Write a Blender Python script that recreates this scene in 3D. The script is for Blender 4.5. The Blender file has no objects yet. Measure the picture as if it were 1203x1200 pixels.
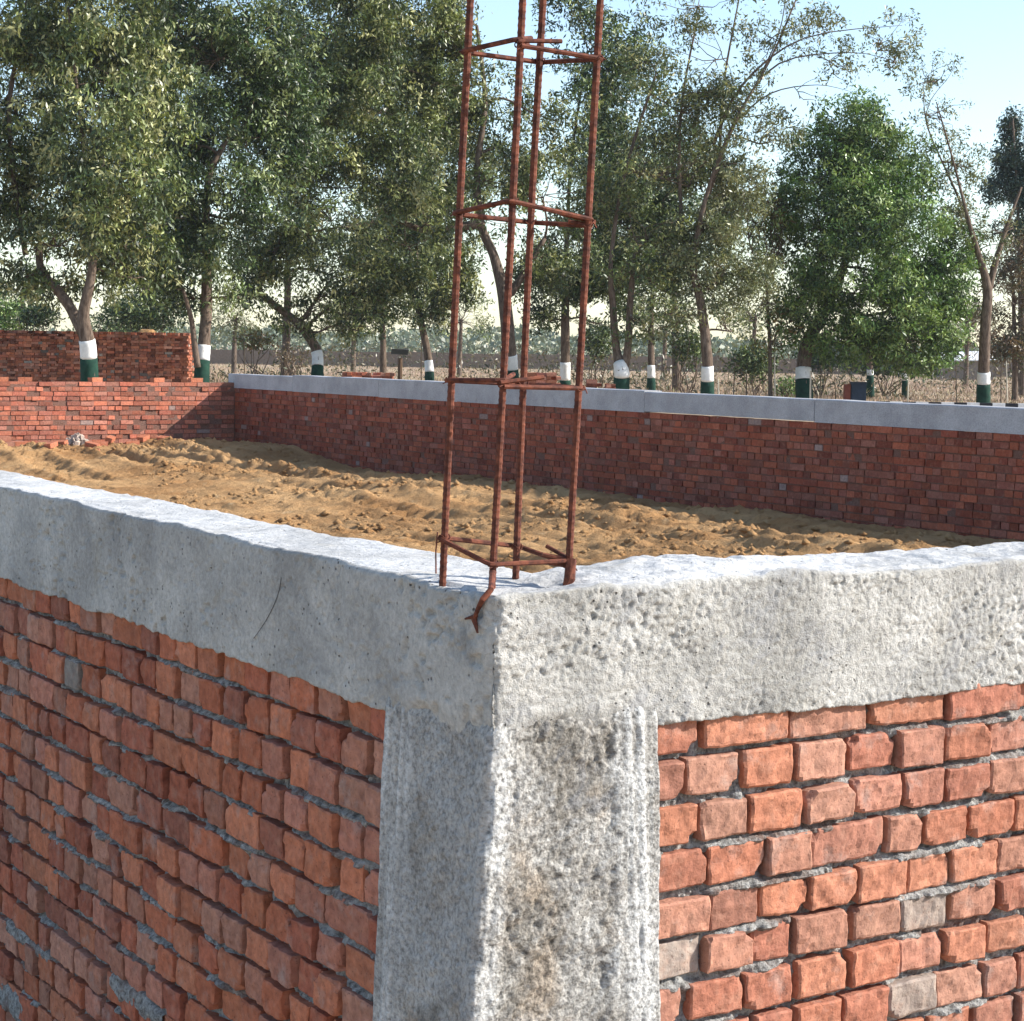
import bpy, math, random
import numpy as np
from mathutils import Matrix, Vector

random.seed(7)
RNG = np.random.default_rng(7)
COL = bpy.context.scene.collection
SC = bpy.context.scene

# ------------------------------------------------------------------ camera
F_PX, W_PX, H_PX = 2250.0, 1203.0, 1200.0
CAM_Z = 1.75
PITCH = math.atan(188.0 / F_PX)
ROLL = 0.0155
Rm = Matrix.Rotation(math.pi / 2 - PITCH, 3, 'X') @ Matrix.Rotation(ROLL, 3, 'Z')
cam_d = bpy.data.cameras.new('camera')
cam = bpy.data.objects.new('camera', cam_d)
COL.objects.link(cam)
cam.location = (0, 0, CAM_Z)
cam.rotation_euler = Rm.to_euler()
cam_d.sensor_width = 36.0
cam_d.lens = F_PX / W_PX * 36.0
cam_d.clip_start = 0.05
cam_d.clip_end = 5000
SC.camera = cam


def ray(u, v):
    return Rm @ Vector(((u - W_PX / 2) / F_PX, -(v - H_PX / 2) / F_PX, -1.0))


def at_y(u, v, Y):
    """survey helper: where the sight line (u, v) stands at distance Y"""
    d = ray(u, v)
    k = Y / d.y
    return Vector((d.x * k, Y, CAM_Z + d.z * k))


def at_z(u, v, z):
    d = ray(u, v)
    k = (z - CAM_Z) / d.z
    return Vector((d.x * k, d.y * k, z))


# ------------------------------------------------------------------ noise
def vnoise(p, seed=0):
    p = np.asarray(p, dtype=np.float64)
    i = np.floor(p).astype(np.int64)
    f = p - i
    f = f * f * f * (f * (f * 6 - 15) + 10)

    def h(ix, iy, iz):
        n = (ix * 73856093) ^ (iy * 19349663) ^ (iz * 83492791) ^ (seed * 2654435)
        n = n & 0x7fffffff
        n = (n ^ (n >> 13)) * 1274126177 & 0x7fffffff
        n = (n ^ (n >> 15)) * 668265263 & 0x7fffffff
        n = n ^ (n >> 16)
        return (n & 0xffffff) / float(0xffffff)
    x, y, z = i[..., 0], i[..., 1], i[..., 2]
    fx, fy, fz = f[..., 0], f[..., 1], f[..., 2]
    c = {}
    for a in (0, 1):
        for b in (0, 1):
            c[a, b] = h(x + a, y + b, z) * (1 - fz) + h(x + a, y + b, z + 1) * fz
    return ((c[0, 0] * (1 - fy) + c[0, 1] * fy) * (1 - fx) + (c[1, 0] * (1 - fy) + c[1, 1] * fy) * fx) * 2 - 1


def fbm(p, octaves=4, seed=0, gain=0.5):
    p = np.asarray(p, dtype=np.float64)
    a, s, t = 1.0, 0.0, 0.0
    q = p.copy()
    for o in range(octaves):
        s = s + a * vnoise(q, seed + o * 17)
        t += a
        a *= gain
        q = q * 2.03 + 11.7
    return s / t


def sstep(a, b, x):
    t = np.clip((x - a) / (b - a), 0, 1)
    return t * t * (3 - 2 * t)


# ------------------------------------------------------------------ object helpers
def tag(o, label=None, cat=None, group=None, kind=None):
    if label: o['label'] = label
    if cat: o['category'] = cat
    if group: o['group'] = group
    if kind: o['kind'] = kind
    return o


def thing(name, label, cat, loc=(0, 0, 0), rz=0.0, group=None):
    o = bpy.data.objects.new(name, None)
    o.empty_display_size = 0.2
    COL.objects.link(o)
    o.location = loc
    o.rotation_euler = (0, 0, rz)
    return tag(o, label, cat, group)


def mesh_obj(name, verts, faces, mat, parent=None, colors=None, smooth=False, loc=None):
    """verts (N,3) array in world space (or local when parented at loc); faces (M,k) array or list"""
    verts = np.asarray(verts, dtype=np.float32)
    if parent is not None and loc is None:
        pm = np.array(Matrix.LocRotScale(parent.location, parent.rotation_euler, (1, 1, 1)).inverted())
        verts = verts @ pm[:3, :3].T + pm[:3, 3]
    me = bpy.data.meshes.new(name)
    if isinstance(faces, np.ndarray):
        n, k = faces.shape
        me.vertices.add(len(verts)); me.vertices.foreach_set('co', verts.astype(np.float32).ravel())
        me.loops.add(n * k); me.loops.foreach_set('vertex_index', faces.astype(np.int32).ravel())
        me.polygons.add(n)
        me.polygons.foreach_set('loop_start', np.arange(0, n * k, k, dtype=np.int32))
        me.update(calc_edges=True)
    else:
        me.from_pydata([tuple(map(float, v)) for v in verts], [], [tuple(f) for f in faces])
    if smooth:
        me.polygons.foreach_set('use_smooth', np.ones(len(me.polygons), dtype=bool))
    if colors is not None:
        at = me.color_attributes.new('tint', 'FLOAT_COLOR', 'POINT')
        c = np.ones((len(verts), 4), dtype=np.float32); c[:, :3] = colors
        at.data.foreach_set('color', c.ravel())
    me.validate()
    me.update()
    if mat: me.materials.append(mat)
    o = bpy.data.objects.new(name, me)
    COL.objects.link(o)
    if parent is not None: o.parent = parent
    return o


class MB:
    """collects pieces (verts, quads/tris lists, colours) into one mesh"""
    def __init__(s): s.v, s.f, s.c, s.n = [], [], [], 0

    def add(s, v, f, c=None):
        v = np.asarray(v, dtype=np.float64)
        s.v.append(v)
        for q in f: s.f.append(tuple(int(i) + s.n for i in q))
        s.c.append(np.tile(np.asarray(c if c is not None else (1, 1, 1), dtype=np.float64), (len(v), 1)) if c is None or np.ndim(c) == 1 else c)
        s.n += len(v)
        return s

    def tube(s, pts, radii, n=8, c=None, cap=True, wob=0.0):
        pts = [Vector(p) for p in pts]
        if not hasattr(radii, '__len__'): radii = [radii] * len(pts)
        vs, fs = [], []
        ref = None
        for i, p in enumerate(pts):
            t = (pts[min(i + 1, len(pts) - 1)] - pts[max(i - 1, 0)])
            if t.length < 1e-9: t = Vector((0, 0, 1))
            t.normalize()
            if ref is None:
                ref = Vector((1, 0, 0)) if abs(t.x) < 0.8 else Vector((0, 1, 0))
            a = (ref - t * ref.dot(t)).normalized()
            ref = a
            b = t.cross(a)
            for k in range(n):
                an = 2 * math.pi * k / n
                r = radii[i] * (1 + (random.uniform(-wob, wob) if wob else 0))
                vs.append(p + a * math.cos(an) * r + b * math.sin(an) * r)
        for i in range(len(pts) - 1):
            for k in range(n):
                k2 = (k + 1) % n
                fs.append((i * n + k, i * n + k2, (i + 1) * n + k2, (i + 1) * n + k))
        if cap:
            fs.append(tuple(range(n - 1, -1, -1)))
            fs.append(tuple((len(pts) - 1) * n + k for k in range(n)))
        return s.add([tuple(v) for v in vs], fs, c)

    def box(s, c0, size, rot=None, c=None, jit=0.0):
        x, y, z = [q / 2 for q in size]
        v = np.array([(-x, -y, -z), (x, -y, -z), (x, y, -z), (-x, y, -z), (-x, -y, z), (x, -y, z), (x, y, z), (-x, y, z)])
        if jit: v = v + RNG.uniform(-jit, jit, v.shape)
        if rot is not None: v = v @ np.array(rot).T
        v = v + np.array(c0)
        return s.add(v, [(0, 3, 2, 1), (4, 5, 6, 7), (0, 1, 5, 4), (1, 2, 6, 5), (2, 3, 7, 6), (3, 0, 4, 7)], c)

    def build(s, name, mat, parent=None, smooth=False, **k):
        return mesh_obj(name, np.concatenate(s.v), s.f, mat, parent, np.concatenate(s.c), smooth, **k)


def grid_faces(nr, nc):
    i = np.arange((nr - 1) * (nc - 1))
    r, c = i // (nc - 1), i % (nc - 1)
    a = r * nc + c
    return np.stack([a, a + 1, a + nc + 1, a + nc], axis=1)


# ------------------------------------------------------------------ materials
class NM:
    def __init__(s, name, rough=0.9, spec=0.2):
        s.m = bpy.data.materials.new(name); s.m.use_nodes = True
        s.nt = s.m.node_tree; s.N = s.nt.nodes; s.L = s.nt.links
        s.b = s.N['Principled BSDF']
        s.b.inputs['Roughness'].default_value = rough
        s.b.inputs['Specular IOR Level'].default_value = spec
        tc = s.N.new('ShaderNodeTexCoord'); s.co = tc.outputs['Object']

    def mapping(s, scale=(1, 1, 1), rot=(0, 0, 0)):
        n = s.N.new('ShaderNodeMapping'); n.inputs['Scale'].default_value = scale; n.inputs['Rotation'].default_value = rot
        s.L.new(s.co, n.inputs['Vector']); return n.outputs[0]

    def noise(s, scale, detail=4, rough=0.55, vec=None, dist=0.0):
        n = s.N.new('ShaderNodeTexNoise'); n.inputs['Scale'].default_value = scale
        n.inputs['Detail'].default_value = detail; n.inputs['Roughness'].default_value = rough
        n.inputs['Distortion'].default_value = dist
        s.L.new(vec or s.co, n.inputs['Vector']); return n.outputs['Fac']

    def voro(s, scale, vec=None, feature='F1', out='Distance', rnd=1.0):
        n = s.N.new('ShaderNodeTexVoronoi'); n.inputs['Scale'].default_value = scale; n.feature = feature
        n.inputs['Randomness'].default_value = rnd
        s.L.new(vec or s.co, n.inputs['Vector']); return n.outputs[out]

    def ramp(s, fac, stops):
        n = s.N.new('ShaderNodeValToRGB'); e = n.color_ramp.elements
        while len(e) < len(stops): e.new(0.5)
        for i, (p, c) in enumerate(stops):
            e[i].position = p
            e[i].color = (c, c, c, 1) if not hasattr(c, '__len__') else (*c, 1)
        s.L.new(fac, n.inputs['Fac']); return n.outputs['Color']

    def mix(s, a, b, fac, mode='MIX'):
        n = s.N.new('ShaderNodeMix'); n.data_type = 'RGBA'; n.blend_type = mode
        for v, ix in ((fac, 0), (a, 6), (b, 7)):
            sock = n.inputs[ix]
            if isinstance(v, (int, float)): sock.default_value = v if ix == 0 else (v, v, v, 1)
            elif isinstance(v, tuple): sock.default_value = (*v, 1)
            else: s.L.new(v, sock)
        return n.outputs[2]

    def math(s, op, a, b=None):
        n = s.N.new('ShaderNodeMath'); n.operation = op
        for v, sock in ((a, n.inputs[0]), (b, n.inputs[1])):
            if v is None: continue
            if isinstance(v, (int, float)): sock.default_value = v
            else: s.L.new(v, sock)
        return n.outputs[0]

    def tint(s):
        n = s.N.new('ShaderNodeAttribute'); n.attribute_name = 'tint'; return n.outputs['Color']

    def bump(s, h, strength=0.5, dist=0.01, prev=None):
        n = s.N.new('ShaderNodeBump'); n.inputs['Strength'].default_value = strength; n.inputs['Distance'].default_value = dist
        s.L.new(h, n.inputs['Height'])
        if prev is not None: s.L.new(prev, n.inputs['Normal'])
        return n.outputs[0]

    def done(s, color, normal=None):
        if isinstance(color, tuple): s.b.inputs['Base Color'].default_value = (*color, 1)
        else: s.L.new(color, s.b.inputs['Base Color'])
        if normal is not None: s.L.new(normal, s.b.inputs['Normal'])
        return s.m


def mat_brick(name, grime=0.5, fine=True):
    k = NM(name, 0.92, 0.15)
    c = k.tint()
    n1 = k.noise(38, 5, 0.6)
    c = k.mix(c, k.ramp(n1, [(0.3, (0.55, 0.5, 0.5)), (0.7, (1.3, 1.25, 1.2))]), 0.75, 'MULTIPLY')
    n2 = k.noise(9, 6, 0.65)
    c = k.mix(c, (0.44, 0.25, 0.175), k.ramp(k.noise(21, 5, 0.65), [(0.52, 0.0), (0.70, 0.35)]))
    c = k.mix(c, (0.36, 0.33, 0.30), k.ramp(n2, [(0.60 - 0.06 * grime, 0.0), (0.78, 0.6)]))       # dried mortar smears
    n3 = k.noise(140, 3, 0.7)
    c = k.mix(c, (0.09, 0.04, 0.03), k.ramp(n3, [(0.30, 0.8), (0.40, 0.0)]))                      # burnt specks and pits
    nb = None
    if fine:
        nb = k.bump(n1, 0.6, 0.006)
        nb = k.bump(n3, 0.55, 0.003, nb)
    return k.done(c, nb)


def mat_concrete(name, base, light, sandy, bumpy=1.0, sandamt=0.3, speck=0.0):
    k = NM(name, 0.95, 0.12)
    n1 = k.noise(3.2, 6, 0.6)
    c = k.mix(base, light, k.ramp(n1, [(0.36, 0.0), (0.62, 1.0)]))
    n2 = k.noise(5.5, 5, 0.7, dist=0.6)
    c = k.mix(c, sandy, k.ramp(n2, [(0.56, 0.0), (0.70, sandamt)]))
    n3 = k.noise(70, 6, 0.7)
    c = k.mix(c, k.ramp(n3, [(0.3, 0.62), (0.62, 1.12)]), 0.8, 'MULTIPLY')
    if speck:
        c = k.mix(c, (0.24, 0.24, 0.235), k.math('MULTIPLY', k.ramp(k.noise(1.7, 7, 0.72, dist=0.9), [(0.54, 0.0), (0.64, 1.0)]), 0.55))
        c = k.mix(c, (0.20, 0.20, 0.20), k.math('MULTIPLY', k.ramp(k.noise(75, 6, 0.75, dist=0.8), [(0.36, 1.0), (0.45, 0.0)]), speck))
        c = k.mix(c, (0.30, 0.305, 0.32), k.math('MULTIPLY', k.ramp(k.noise(7, 5, 0.7, dist=0.5), [(0.53, 0.0), (0.66, 1.0)]), speck * 0.6))
    pit = k.voro(55, vec=None)
    gate = k.noise(12, 3, 0.6)
    pits = k.math('MULTIPLY', k.ramp(pit, [(0.10, 1.0), (0.2, 0.0)]), k.ramp(gate, [(0.52, 0.0), (0.6, 1.0)]))
    c = k.mix(c, (0.06, 0.06, 0.06), k.math('MULTIPLY', pits, 0.75))
    inv = k.math('SUBTRACT', 1.0, pits)
    nb = k.bump(n3, 0.7 * bumpy, 0.008)
    nb = k.bump(k.noise(260, 3, 0.7), 0.5 * bumpy, 0.003, nb)
    nb = k.bump(inv, 0.9, 0.008, nb)
    return k.done(c, nb)


def mat_column():
    k = NM('column_concrete', 0.95, 0.1)
    n1 = k.noise(6, 6, 0.7, dist=0.4)
    c = k.mix((0.27, 0.25, 0.22), (0.50, 0.48, 0.445), k.ramp(n1, [(0.42, 0.0), (0.58, 1.0)]))
    n2 = k.noise(4.2, 5, 0.65, dist=0.7)
    c = k.mix(c, (0.42, 0.34, 0.26), k.ramp(n2, [(0.50, 0.0), (0.62, 0.6)]))
    n4 = k.noise(11, 4, 0.7, dist=1.2)
    c = k.mix(c, (0.20, 0.205, 0.22), k.ramp(n4, [(0.55, 0.0), (0.66, 0.6)]))
    sep = k.N.new('ShaderNodeSeparateColor'); k.L.new(k.tint(), sep.inputs[0])                  # slurry along the shutter joints; smoother left face
    c = k.mix(c, (0.68, 0.68, 0.665), sep.outputs[0])
    smooth = k.math('SUBTRACT', 1.0, sep.outputs[1])
    c = k.mix(c, (0.50, 0.495, 0.48), k.math('MULTIPLY', smooth, k.ramp(k.noise(3.5, 4, 0.6), [(0.42, 0.0), (0.58, 0.8)])))
    n3 = k.noise(85, 7, 0.75)
    c = k.mix(c, k.ramp(n3, [(0.36, 0.22), (0.5, 0.8), (0.64, 1.25)]), k.math('SUBTRACT', 0.95, k.math('MULTIPLY', smooth, 0.22)), 'MULTIPLY')
    nb = k.bump(n3, 0.9, 0.009)
    nb = k.bump(k.voro(120), 0.6, 0.004, nb)
    return k.done(c, nb)


def mat_mortar(name='mortar', a=(0.15, 0.14, 0.13), b=(0.66, 0.645, 0.61), red=0.5):
    k = NM(name, 0.95, 0.1)
    n = k.noise(60, 6, 0.7)
    c = k.mix(a, b, k.ramp(n, [(0.35, 0.0), (0.65, 1.0)]))
    c = k.mix(c, (0.20, 0.10, 0.07), k.ramp(k.noise(7, 4), [(red, 0.0), (red + 0.15, 0.6)]))
    nb = k.bump(n, 1.0, 0.012)
    nb = k.bump(k.noise(240, 3, 0.7), 0.7, 0.004, nb)
    return k.done(c, nb)


def mat_rust():
    k = NM('rusty_steel', 0.8, 0.3)
    n = k.noise(45, 6, 0.7)
    c = k.mix((0.060, 0.018, 0.011), (0.185, 0.056, 0.029), k.ramp(n, [(0.40, 0.0), (0.62, 1.0)]))
    c = k.mix(c, (0.035, 0.018, 0.015), k.ramp(k.noise(17, 4, 0.7), [(0.60, 0.0), (0.72, 0.8)]))
    return k.done(c, k.bump(n, 0.5, 0.002))


def mat_soil():
    k = NM('soil', 1.0, 0.05)
    n1 = k.noise(0.55, 6, 0.65)
    n2 = k.noise(6.0, 7, 0.7)
    c = k.mix((0.47, 0.255, 0.11), (0.66, 0.405, 0.195), k.ramp(n1, [(0.38, 0.0), (0.62, 1.0)]))
    c = k.mix(c, (0.20, 0.10, 0.05), k.ramp(n2, [(0.30, 0.6), (0.42, 0.0)]))
    c = k.mix(c, (0.66, 0.49, 0.29), k.ramp(n2, [(0.58, 0.0), (0.72, 0.7)]))
    nb = k.bump(n2, 1.0, 0.12)
    nb = k.bump(k.noise(22, 6, 0.75), 0.9, 0.06, nb)
    nb = k.bump(k.noise(90, 3, 0.7), 0.6, 0.01, nb)
    return k.done(c, nb)


def mat_field():
    k = NM('dry_field', 1.0, 0.05)
    n1 = k.noise(0.06, 6, 0.65)
    n2 = k.noise(1.5, 6, 0.7)
    c = k.mix((0.34, 0.235, 0.165), (0.40, 0.32, 0.22), k.ramp(n1, [(0.4, 0.0), (0.6, 1.0)]))
    c = k.mix(c, (0.15, 0.13, 0.07), k.ramp(n2, [(0.3, 0.6), (0.5, 0.0)]))
    return k.done(c, k.bump(n2, 0.8, 0.1))


def mat_leaf(name, trans=0.14, sat=None):
    k = NM(name, 0.42, 0.5)
    c = k.tint()
    tr = k.N.new('ShaderNodeBsdfTranslucent')
    k.L.new(k.mix(c, (1.2, 1.25, 0.5), 1.0, 'MULTIPLY'), tr.inputs['Color'])
    mx = k.N.new('ShaderNodeMixShader'); mx.inputs[0].default_value = trans
    k.L.new(c, k.b.inputs['Base Color'])
    k.L.new(k.b.outputs[0], mx.inputs[1]); k.L.new(tr.outputs[0], mx.inputs[2])
    k.L.new(mx.outputs[0], k.N['Material Output'].inputs['Surface'])
    return k.m


def mat_bark():
    k = NM('bark', 0.95, 0.1)
    n = k.noise(14, 6, 0.7, vec=k.mapping((1, 1, 0.25)))
    c = k.mix((0.065, 0.045, 0.033), (0.21, 0.16, 0.125), k.ramp(n, [(0.35, 0.0), (0.68, 1.0)]))
    return k.done(c, k.bump(n, 0.8, 0.03))


def mat_plain(name, a, b, scale=8, rough=0.85, bump=0.3):
    k = NM(name, rough, 0.2)
    n = k.noise(scale, 5, 0.65)
    return k.done(k.mix(a, b, k.ramp(n, [(0.35, 0.0), (0.65, 1.0)])), k.bump(n, bump, 0.02))


def mat_tinted(name, rough=0.9):
    k = NM(name, rough, 0.15)
    n = k.noise(6, 5, 0.65)
    return k.done(k.mix(k.tint(), k.ramp(n, [(0.3, 0.75), (0.7, 1.2)]), 0.8, 'MULTIPLY'), k.bump(n, 0.4, 0.02))


M_BRICK = mat_brick('fired_brick', 0.6)
M_BRICK_FAR = mat_brick('fired_brick_weathered', -1.2, fine=True)
M_CONC = mat_concrete('beam_concrete', (0.36, 0.345, 0.32), (0.56, 0.54, 0.50), (0.42, 0.37, 0.28), 1.3, 0.4, 0.35)
M_CONC_R = mat_concrete('beam_concrete_rough', (0.35, 0.34, 0.315), (0.57, 0.555, 0.52), (0.40, 0.36, 0.29), 1.5, 0.4, 0.85)
M_CONC_TOP = mat_concrete('beam_concrete_top', (0.46, 0.455, 0.44), (0.62, 0.615, 0.60), (0.44, 0.39, 0.30), 1.0, 0.4, 0.4)  # lighter, less bumpy concrete for the beam's top faces
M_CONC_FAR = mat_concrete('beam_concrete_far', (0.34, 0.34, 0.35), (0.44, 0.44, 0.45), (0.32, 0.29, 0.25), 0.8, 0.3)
M_COLUMN = mat_column()
M_MORTAR = mat_mortar()
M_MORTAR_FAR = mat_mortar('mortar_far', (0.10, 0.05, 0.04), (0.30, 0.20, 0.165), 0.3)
M_RUST = mat_rust()
M_SOIL = mat_soil()
M_FIELD = mat_field()
M_LEAF = mat_leaf('leaves')
M_BARK = mat_bark()
M_WHITE = mat_plain('whitewash', (0.62, 0.62, 0.60), (0.78, 0.78, 0.76), 5)
M_GREEN = mat_plain('green_paint', (0.005, 0.026, 0.018), (0.014, 0.052, 0.034), 5)
M_TINT = mat_tinted('weathered_surface')

# ------------------------------------------------------------------ light
SUN_H = Vector((0.70, -0.50))          # along right wall axis, along left wall axis
az_r = math.radians(57.2)
DR = Vector((math.sin(az_r), math.cos(az_r), 0))
DL = Vector((-math.cos(az_r), math.sin(az_r), 0))
sun_dir = (DR * 0.70 - DL * 0.47 + Vector((0, 0, 0.54))).normalized()
sd = bpy.data.lights.new('sun', 'SUN')
sd.energy = 4.7; sd.angle = math.radians(0.5); sd.color = (1.0, 0.95, 0.87)
so = bpy.data.objects.new('sun', sd); COL.objects.link(so)
so.rotation_euler = sun_dir.to_track_quat('Z', 'Y').to_euler()
so.location = (20, -10, 40)
w = bpy.data.worlds.new('World'); SC.world = w; w.use_nodes = True
wn = w.node_tree.nodes; wl = w.node_tree.links
bg = wn['Background']
sk = wn.new('ShaderNodeTexSky'); sk.sky_type = 'NISHITA'; sk.sun_disc = False
sk.sun_elevation = math.asin(sun_dir.z)
sk.sun_rotation = math.atan2(sun_dir.x, sun_dir.y)
sk.altitude = 200; sk.air_density = 1.0; sk.dust_density = 0.7; sk.ozone_density = 1.3
wl.new(sk.outputs[0], bg.inputs[0]); bg.inputs[1].default_value = 0.15
SC.view_settings.view_transform = 'Standard'; SC.view_settings.look = 'None'
SC.view_settings.exposure = 0.85; SC.view_settings.gamma = 1.0

# ------------------------------------------------------------------ site frame
Z_TOP = 1.28
C0 = at_z(580, 697, Z_TOP)
DRn, DLn = np.array(DR), np.array(DL)
C0n = np.array(C0)
PLOT_S, PLOT_T = 12.0, 27.5


def site(s, t, z):
    """s metres along the right wall, t metres along the left wall, height z"""
    s, t, z = np.broadcast_arrays(np.asarray(s, float), np.asarray(t, float), np.asarray(z, float))
    p = C0n[None] * np.array([1, 1, 0]) if s.ndim else C0n * np.array([1, 1, 0])
    return s[..., None] * DRn + t[..., None] * DLn + z[..., None] * np.array([0, 0, 1.0]) + C0n * np.array([1, 1, 0])


# ------------------------------------------------------------------ ground
def build_ground():
    xs = np.concatenate([-np.geomspace(3000, 22, 40), np.linspace(-20, 30, 51), np.geomspace(32, 3000, 40)])
    ys = np.concatenate([-np.geomspace(1500, 12, 12), np.linspace(-10, 60, 71), np.geomspace(62, 4000, 60)])
    X, Y = np.meshgrid(xs, ys)
    rel = np.stack([X - C0.x, Y - C0.y], -1)
    s = rel @ DRn[:2]; t = rel @ DLn[:2]
    out = np.maximum(sstep(PLOT_S + 1.2, PLOT_S + 2.6, s), sstep(PLOT_T + 1.2, PLOT_T + 2.6, t))
    Z = -0.85 + out * 0.85
    Z = Z + 0.03 * fbm(np.stack([X * 0.3, Y * 0.3, X * 0], -1), 3, 3)
    v = np.stack([X, Y, Z], -1).reshape(-1, 3)
    o = mesh_obj('ground', v, grid_faces(len(ys), len(xs)), M_FIELD, smooth=True)
    tag(o, kind='structure')


build_ground()


def soil_height(s, t):
    p = np.stack([s, t, s * 0], -1)
    h = -0.06 + 0.11 * fbm(p * 0.35, 3, 5) + 0.05 * fbm(p * 1.3, 4, 9) + 0.04 * np.abs(fbm(p * 3.5, 4, 21)) + 0.03 * fbm(p * 9, 4, 31, 0.6)
    # heaps tipped along the far side
    h = h + 0.08 * sstep(2.4, 0.9, np.abs(s - 9.3 + 0.5 * np.sin(t))) * (0.5 + 0.9 * fbm(p * 0.9, 3, 44)) * sstep(27, 20, t)
    h = h + 0.22 * np.exp(-((s - 7.2) ** 2 / 1.6 + (t - 25.2) ** 2 / 1.5)) * (0.8 + 0.6 * fbm(p * 2, 3, 51))
    h = h + 0.14 * sstep(23.5, 26.5, t + 0.3 * (s - 9))
    # tyre ruts running along the fill, with lug prints
    for c, a_, ph in ((6.9, 0.05, 0.0), (8.1, 0.05, 1.0), (8.9, -0.03, 2.0), (9.7, -0.03, 3.0), (10.3, -0.02, 4.0), (10.8, 0.0, 5.0)):
        d = s - c - a_ * (t - 14) - 0.12 * np.sin(t * 0.5 + ph)
        on = sstep(-0.35, 0.05, fbm(np.stack([t * 0.25, s * 0 + ph * 3, s * 0], -1), 2, 66))
        lug = np.sign(np.sin(t * 2 * math.pi / 0.30 + 6 * d))
        h = h - on * np.exp(-(d / 0.20) ** 4) * (0.055 + 0.03 * lug)
        h = h + on * 0.045 * np.exp(-((np.abs(d) - 0.33) / 0.09) ** 2) * (1 + 0.8 * fbm(p * 5, 2, 61))
    a = t + 0.4 * s
    for c in (22.8, 24.6):
        d = a - c - 0.15 * np.sin(s * 0.8)
        h = h - np.exp(-(d / 0.20) ** 4) * (0.05 + 0.035 * np.sign(np.sin(s * 2 * math.pi / 0.32 + 5 * d)))
    # loose ridged soil near the right end
    h = h + 0.045 * np.abs(np.sin((s * 1.0 + 0.15 * t) * 11 + 3 * fbm(p * 1.0, 3, 71))) * sstep(17, 13, t)
    return h


def build_soil():
    ss = np.arange(0.30, PLOT_S + 0.01, 0.05); ts = np.arange(0.30, PLOT_T + 0.01, 0.055)
    S, T = np.meshgrid(ss, ts)
    Z = soil_height(S, T)
    v = site(S, T, Z).reshape(-1, 3)
    o = mesh_obj('soil_fill', v, grid_faces(len(ts), len(ss)), M_SOIL, smooth=True)
    tag(o, kind='structure')
    # clods of loose earth, far too many to count
    n = 15000
    s = RNG.uniform(4.5, PLOT_S - 0.1, n); t = RNG.uniform(7, PLOT_T - 0.1, n)
    dens = fbm(np.stack([s * 0.7, t * 0.7, s * 0], -1), 3, 77) + 0.35 * sstep(7, 10, s)
    k = dens > 0.02
    s, t = s[k], t[k]
    z = soil_height(s, t)
    P = site(s, t, z)
    base = np.array([(0, 0, 1), (0.9, 0, 0.1), (0.28, 0.85, 0.15), (-0.72, 0.53, 0.05), (-0.72, -0.53, 0.2), (0.28, -0.85, 0), (0, 0, -0.8)])
    fc = np.array([(0, 1, 2), (0, 2, 3), (0, 3, 4), (0, 4, 5), (0, 5, 1), (6, 2, 1), (6, 3, 2), (6, 4, 3), (6, 5, 4), (6, 1, 5)])
    r = 0.010 + 0.055 * RNG.random(len(s)) ** 5
    V = base[None] * r[:, None, None] * RNG.uniform(0.55, 1.35, (len(s), 7, 3)) * np.array([1, 1, 0.7]) + P[:, None]
    Fc = fc[None] + (np.arange(len(s)) * 7)[:, None, None]
    o = mesh_obj('soil_clods', V.reshape(-1, 3), Fc.reshape(-1, 3), M_SOIL)
    tag(o, 'loose clods of earth scattered over the soil inside the walls', 'soil clods', kind='stuff')


build_soil()

# ------------------------------------------------------------------ brickwork
PAL = np.array([(0.38, 0.13, 0.072), (0.41, 0.15, 0.082), (0.34, 0.112, 0.066), (0.42, 0.165, 0.095), (0.31, 0.105, 0.066),
                (0.38, 0.165, 0.115), (0.43, 0.165, 0.095), (0.28, 0.11, 0.075), (0.34, 0.155, 0.105), (0.37, 0.185, 0.13)])


def palette(n, grey=0.04, dark=1.0):
    c = PAL[RNG.integers(0, len(PAL), n)] * RNG.uniform(0.82, 1.16, (n, 1)) * dark
    g = RNG.random(n) < grey
    c[g] = np.array([0.30, 0.27, 0.24]) * RNG.uniform(0.8, 1.1, (g.sum(), 1))
    return np.clip(c, 0.02, 0.8)


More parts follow.
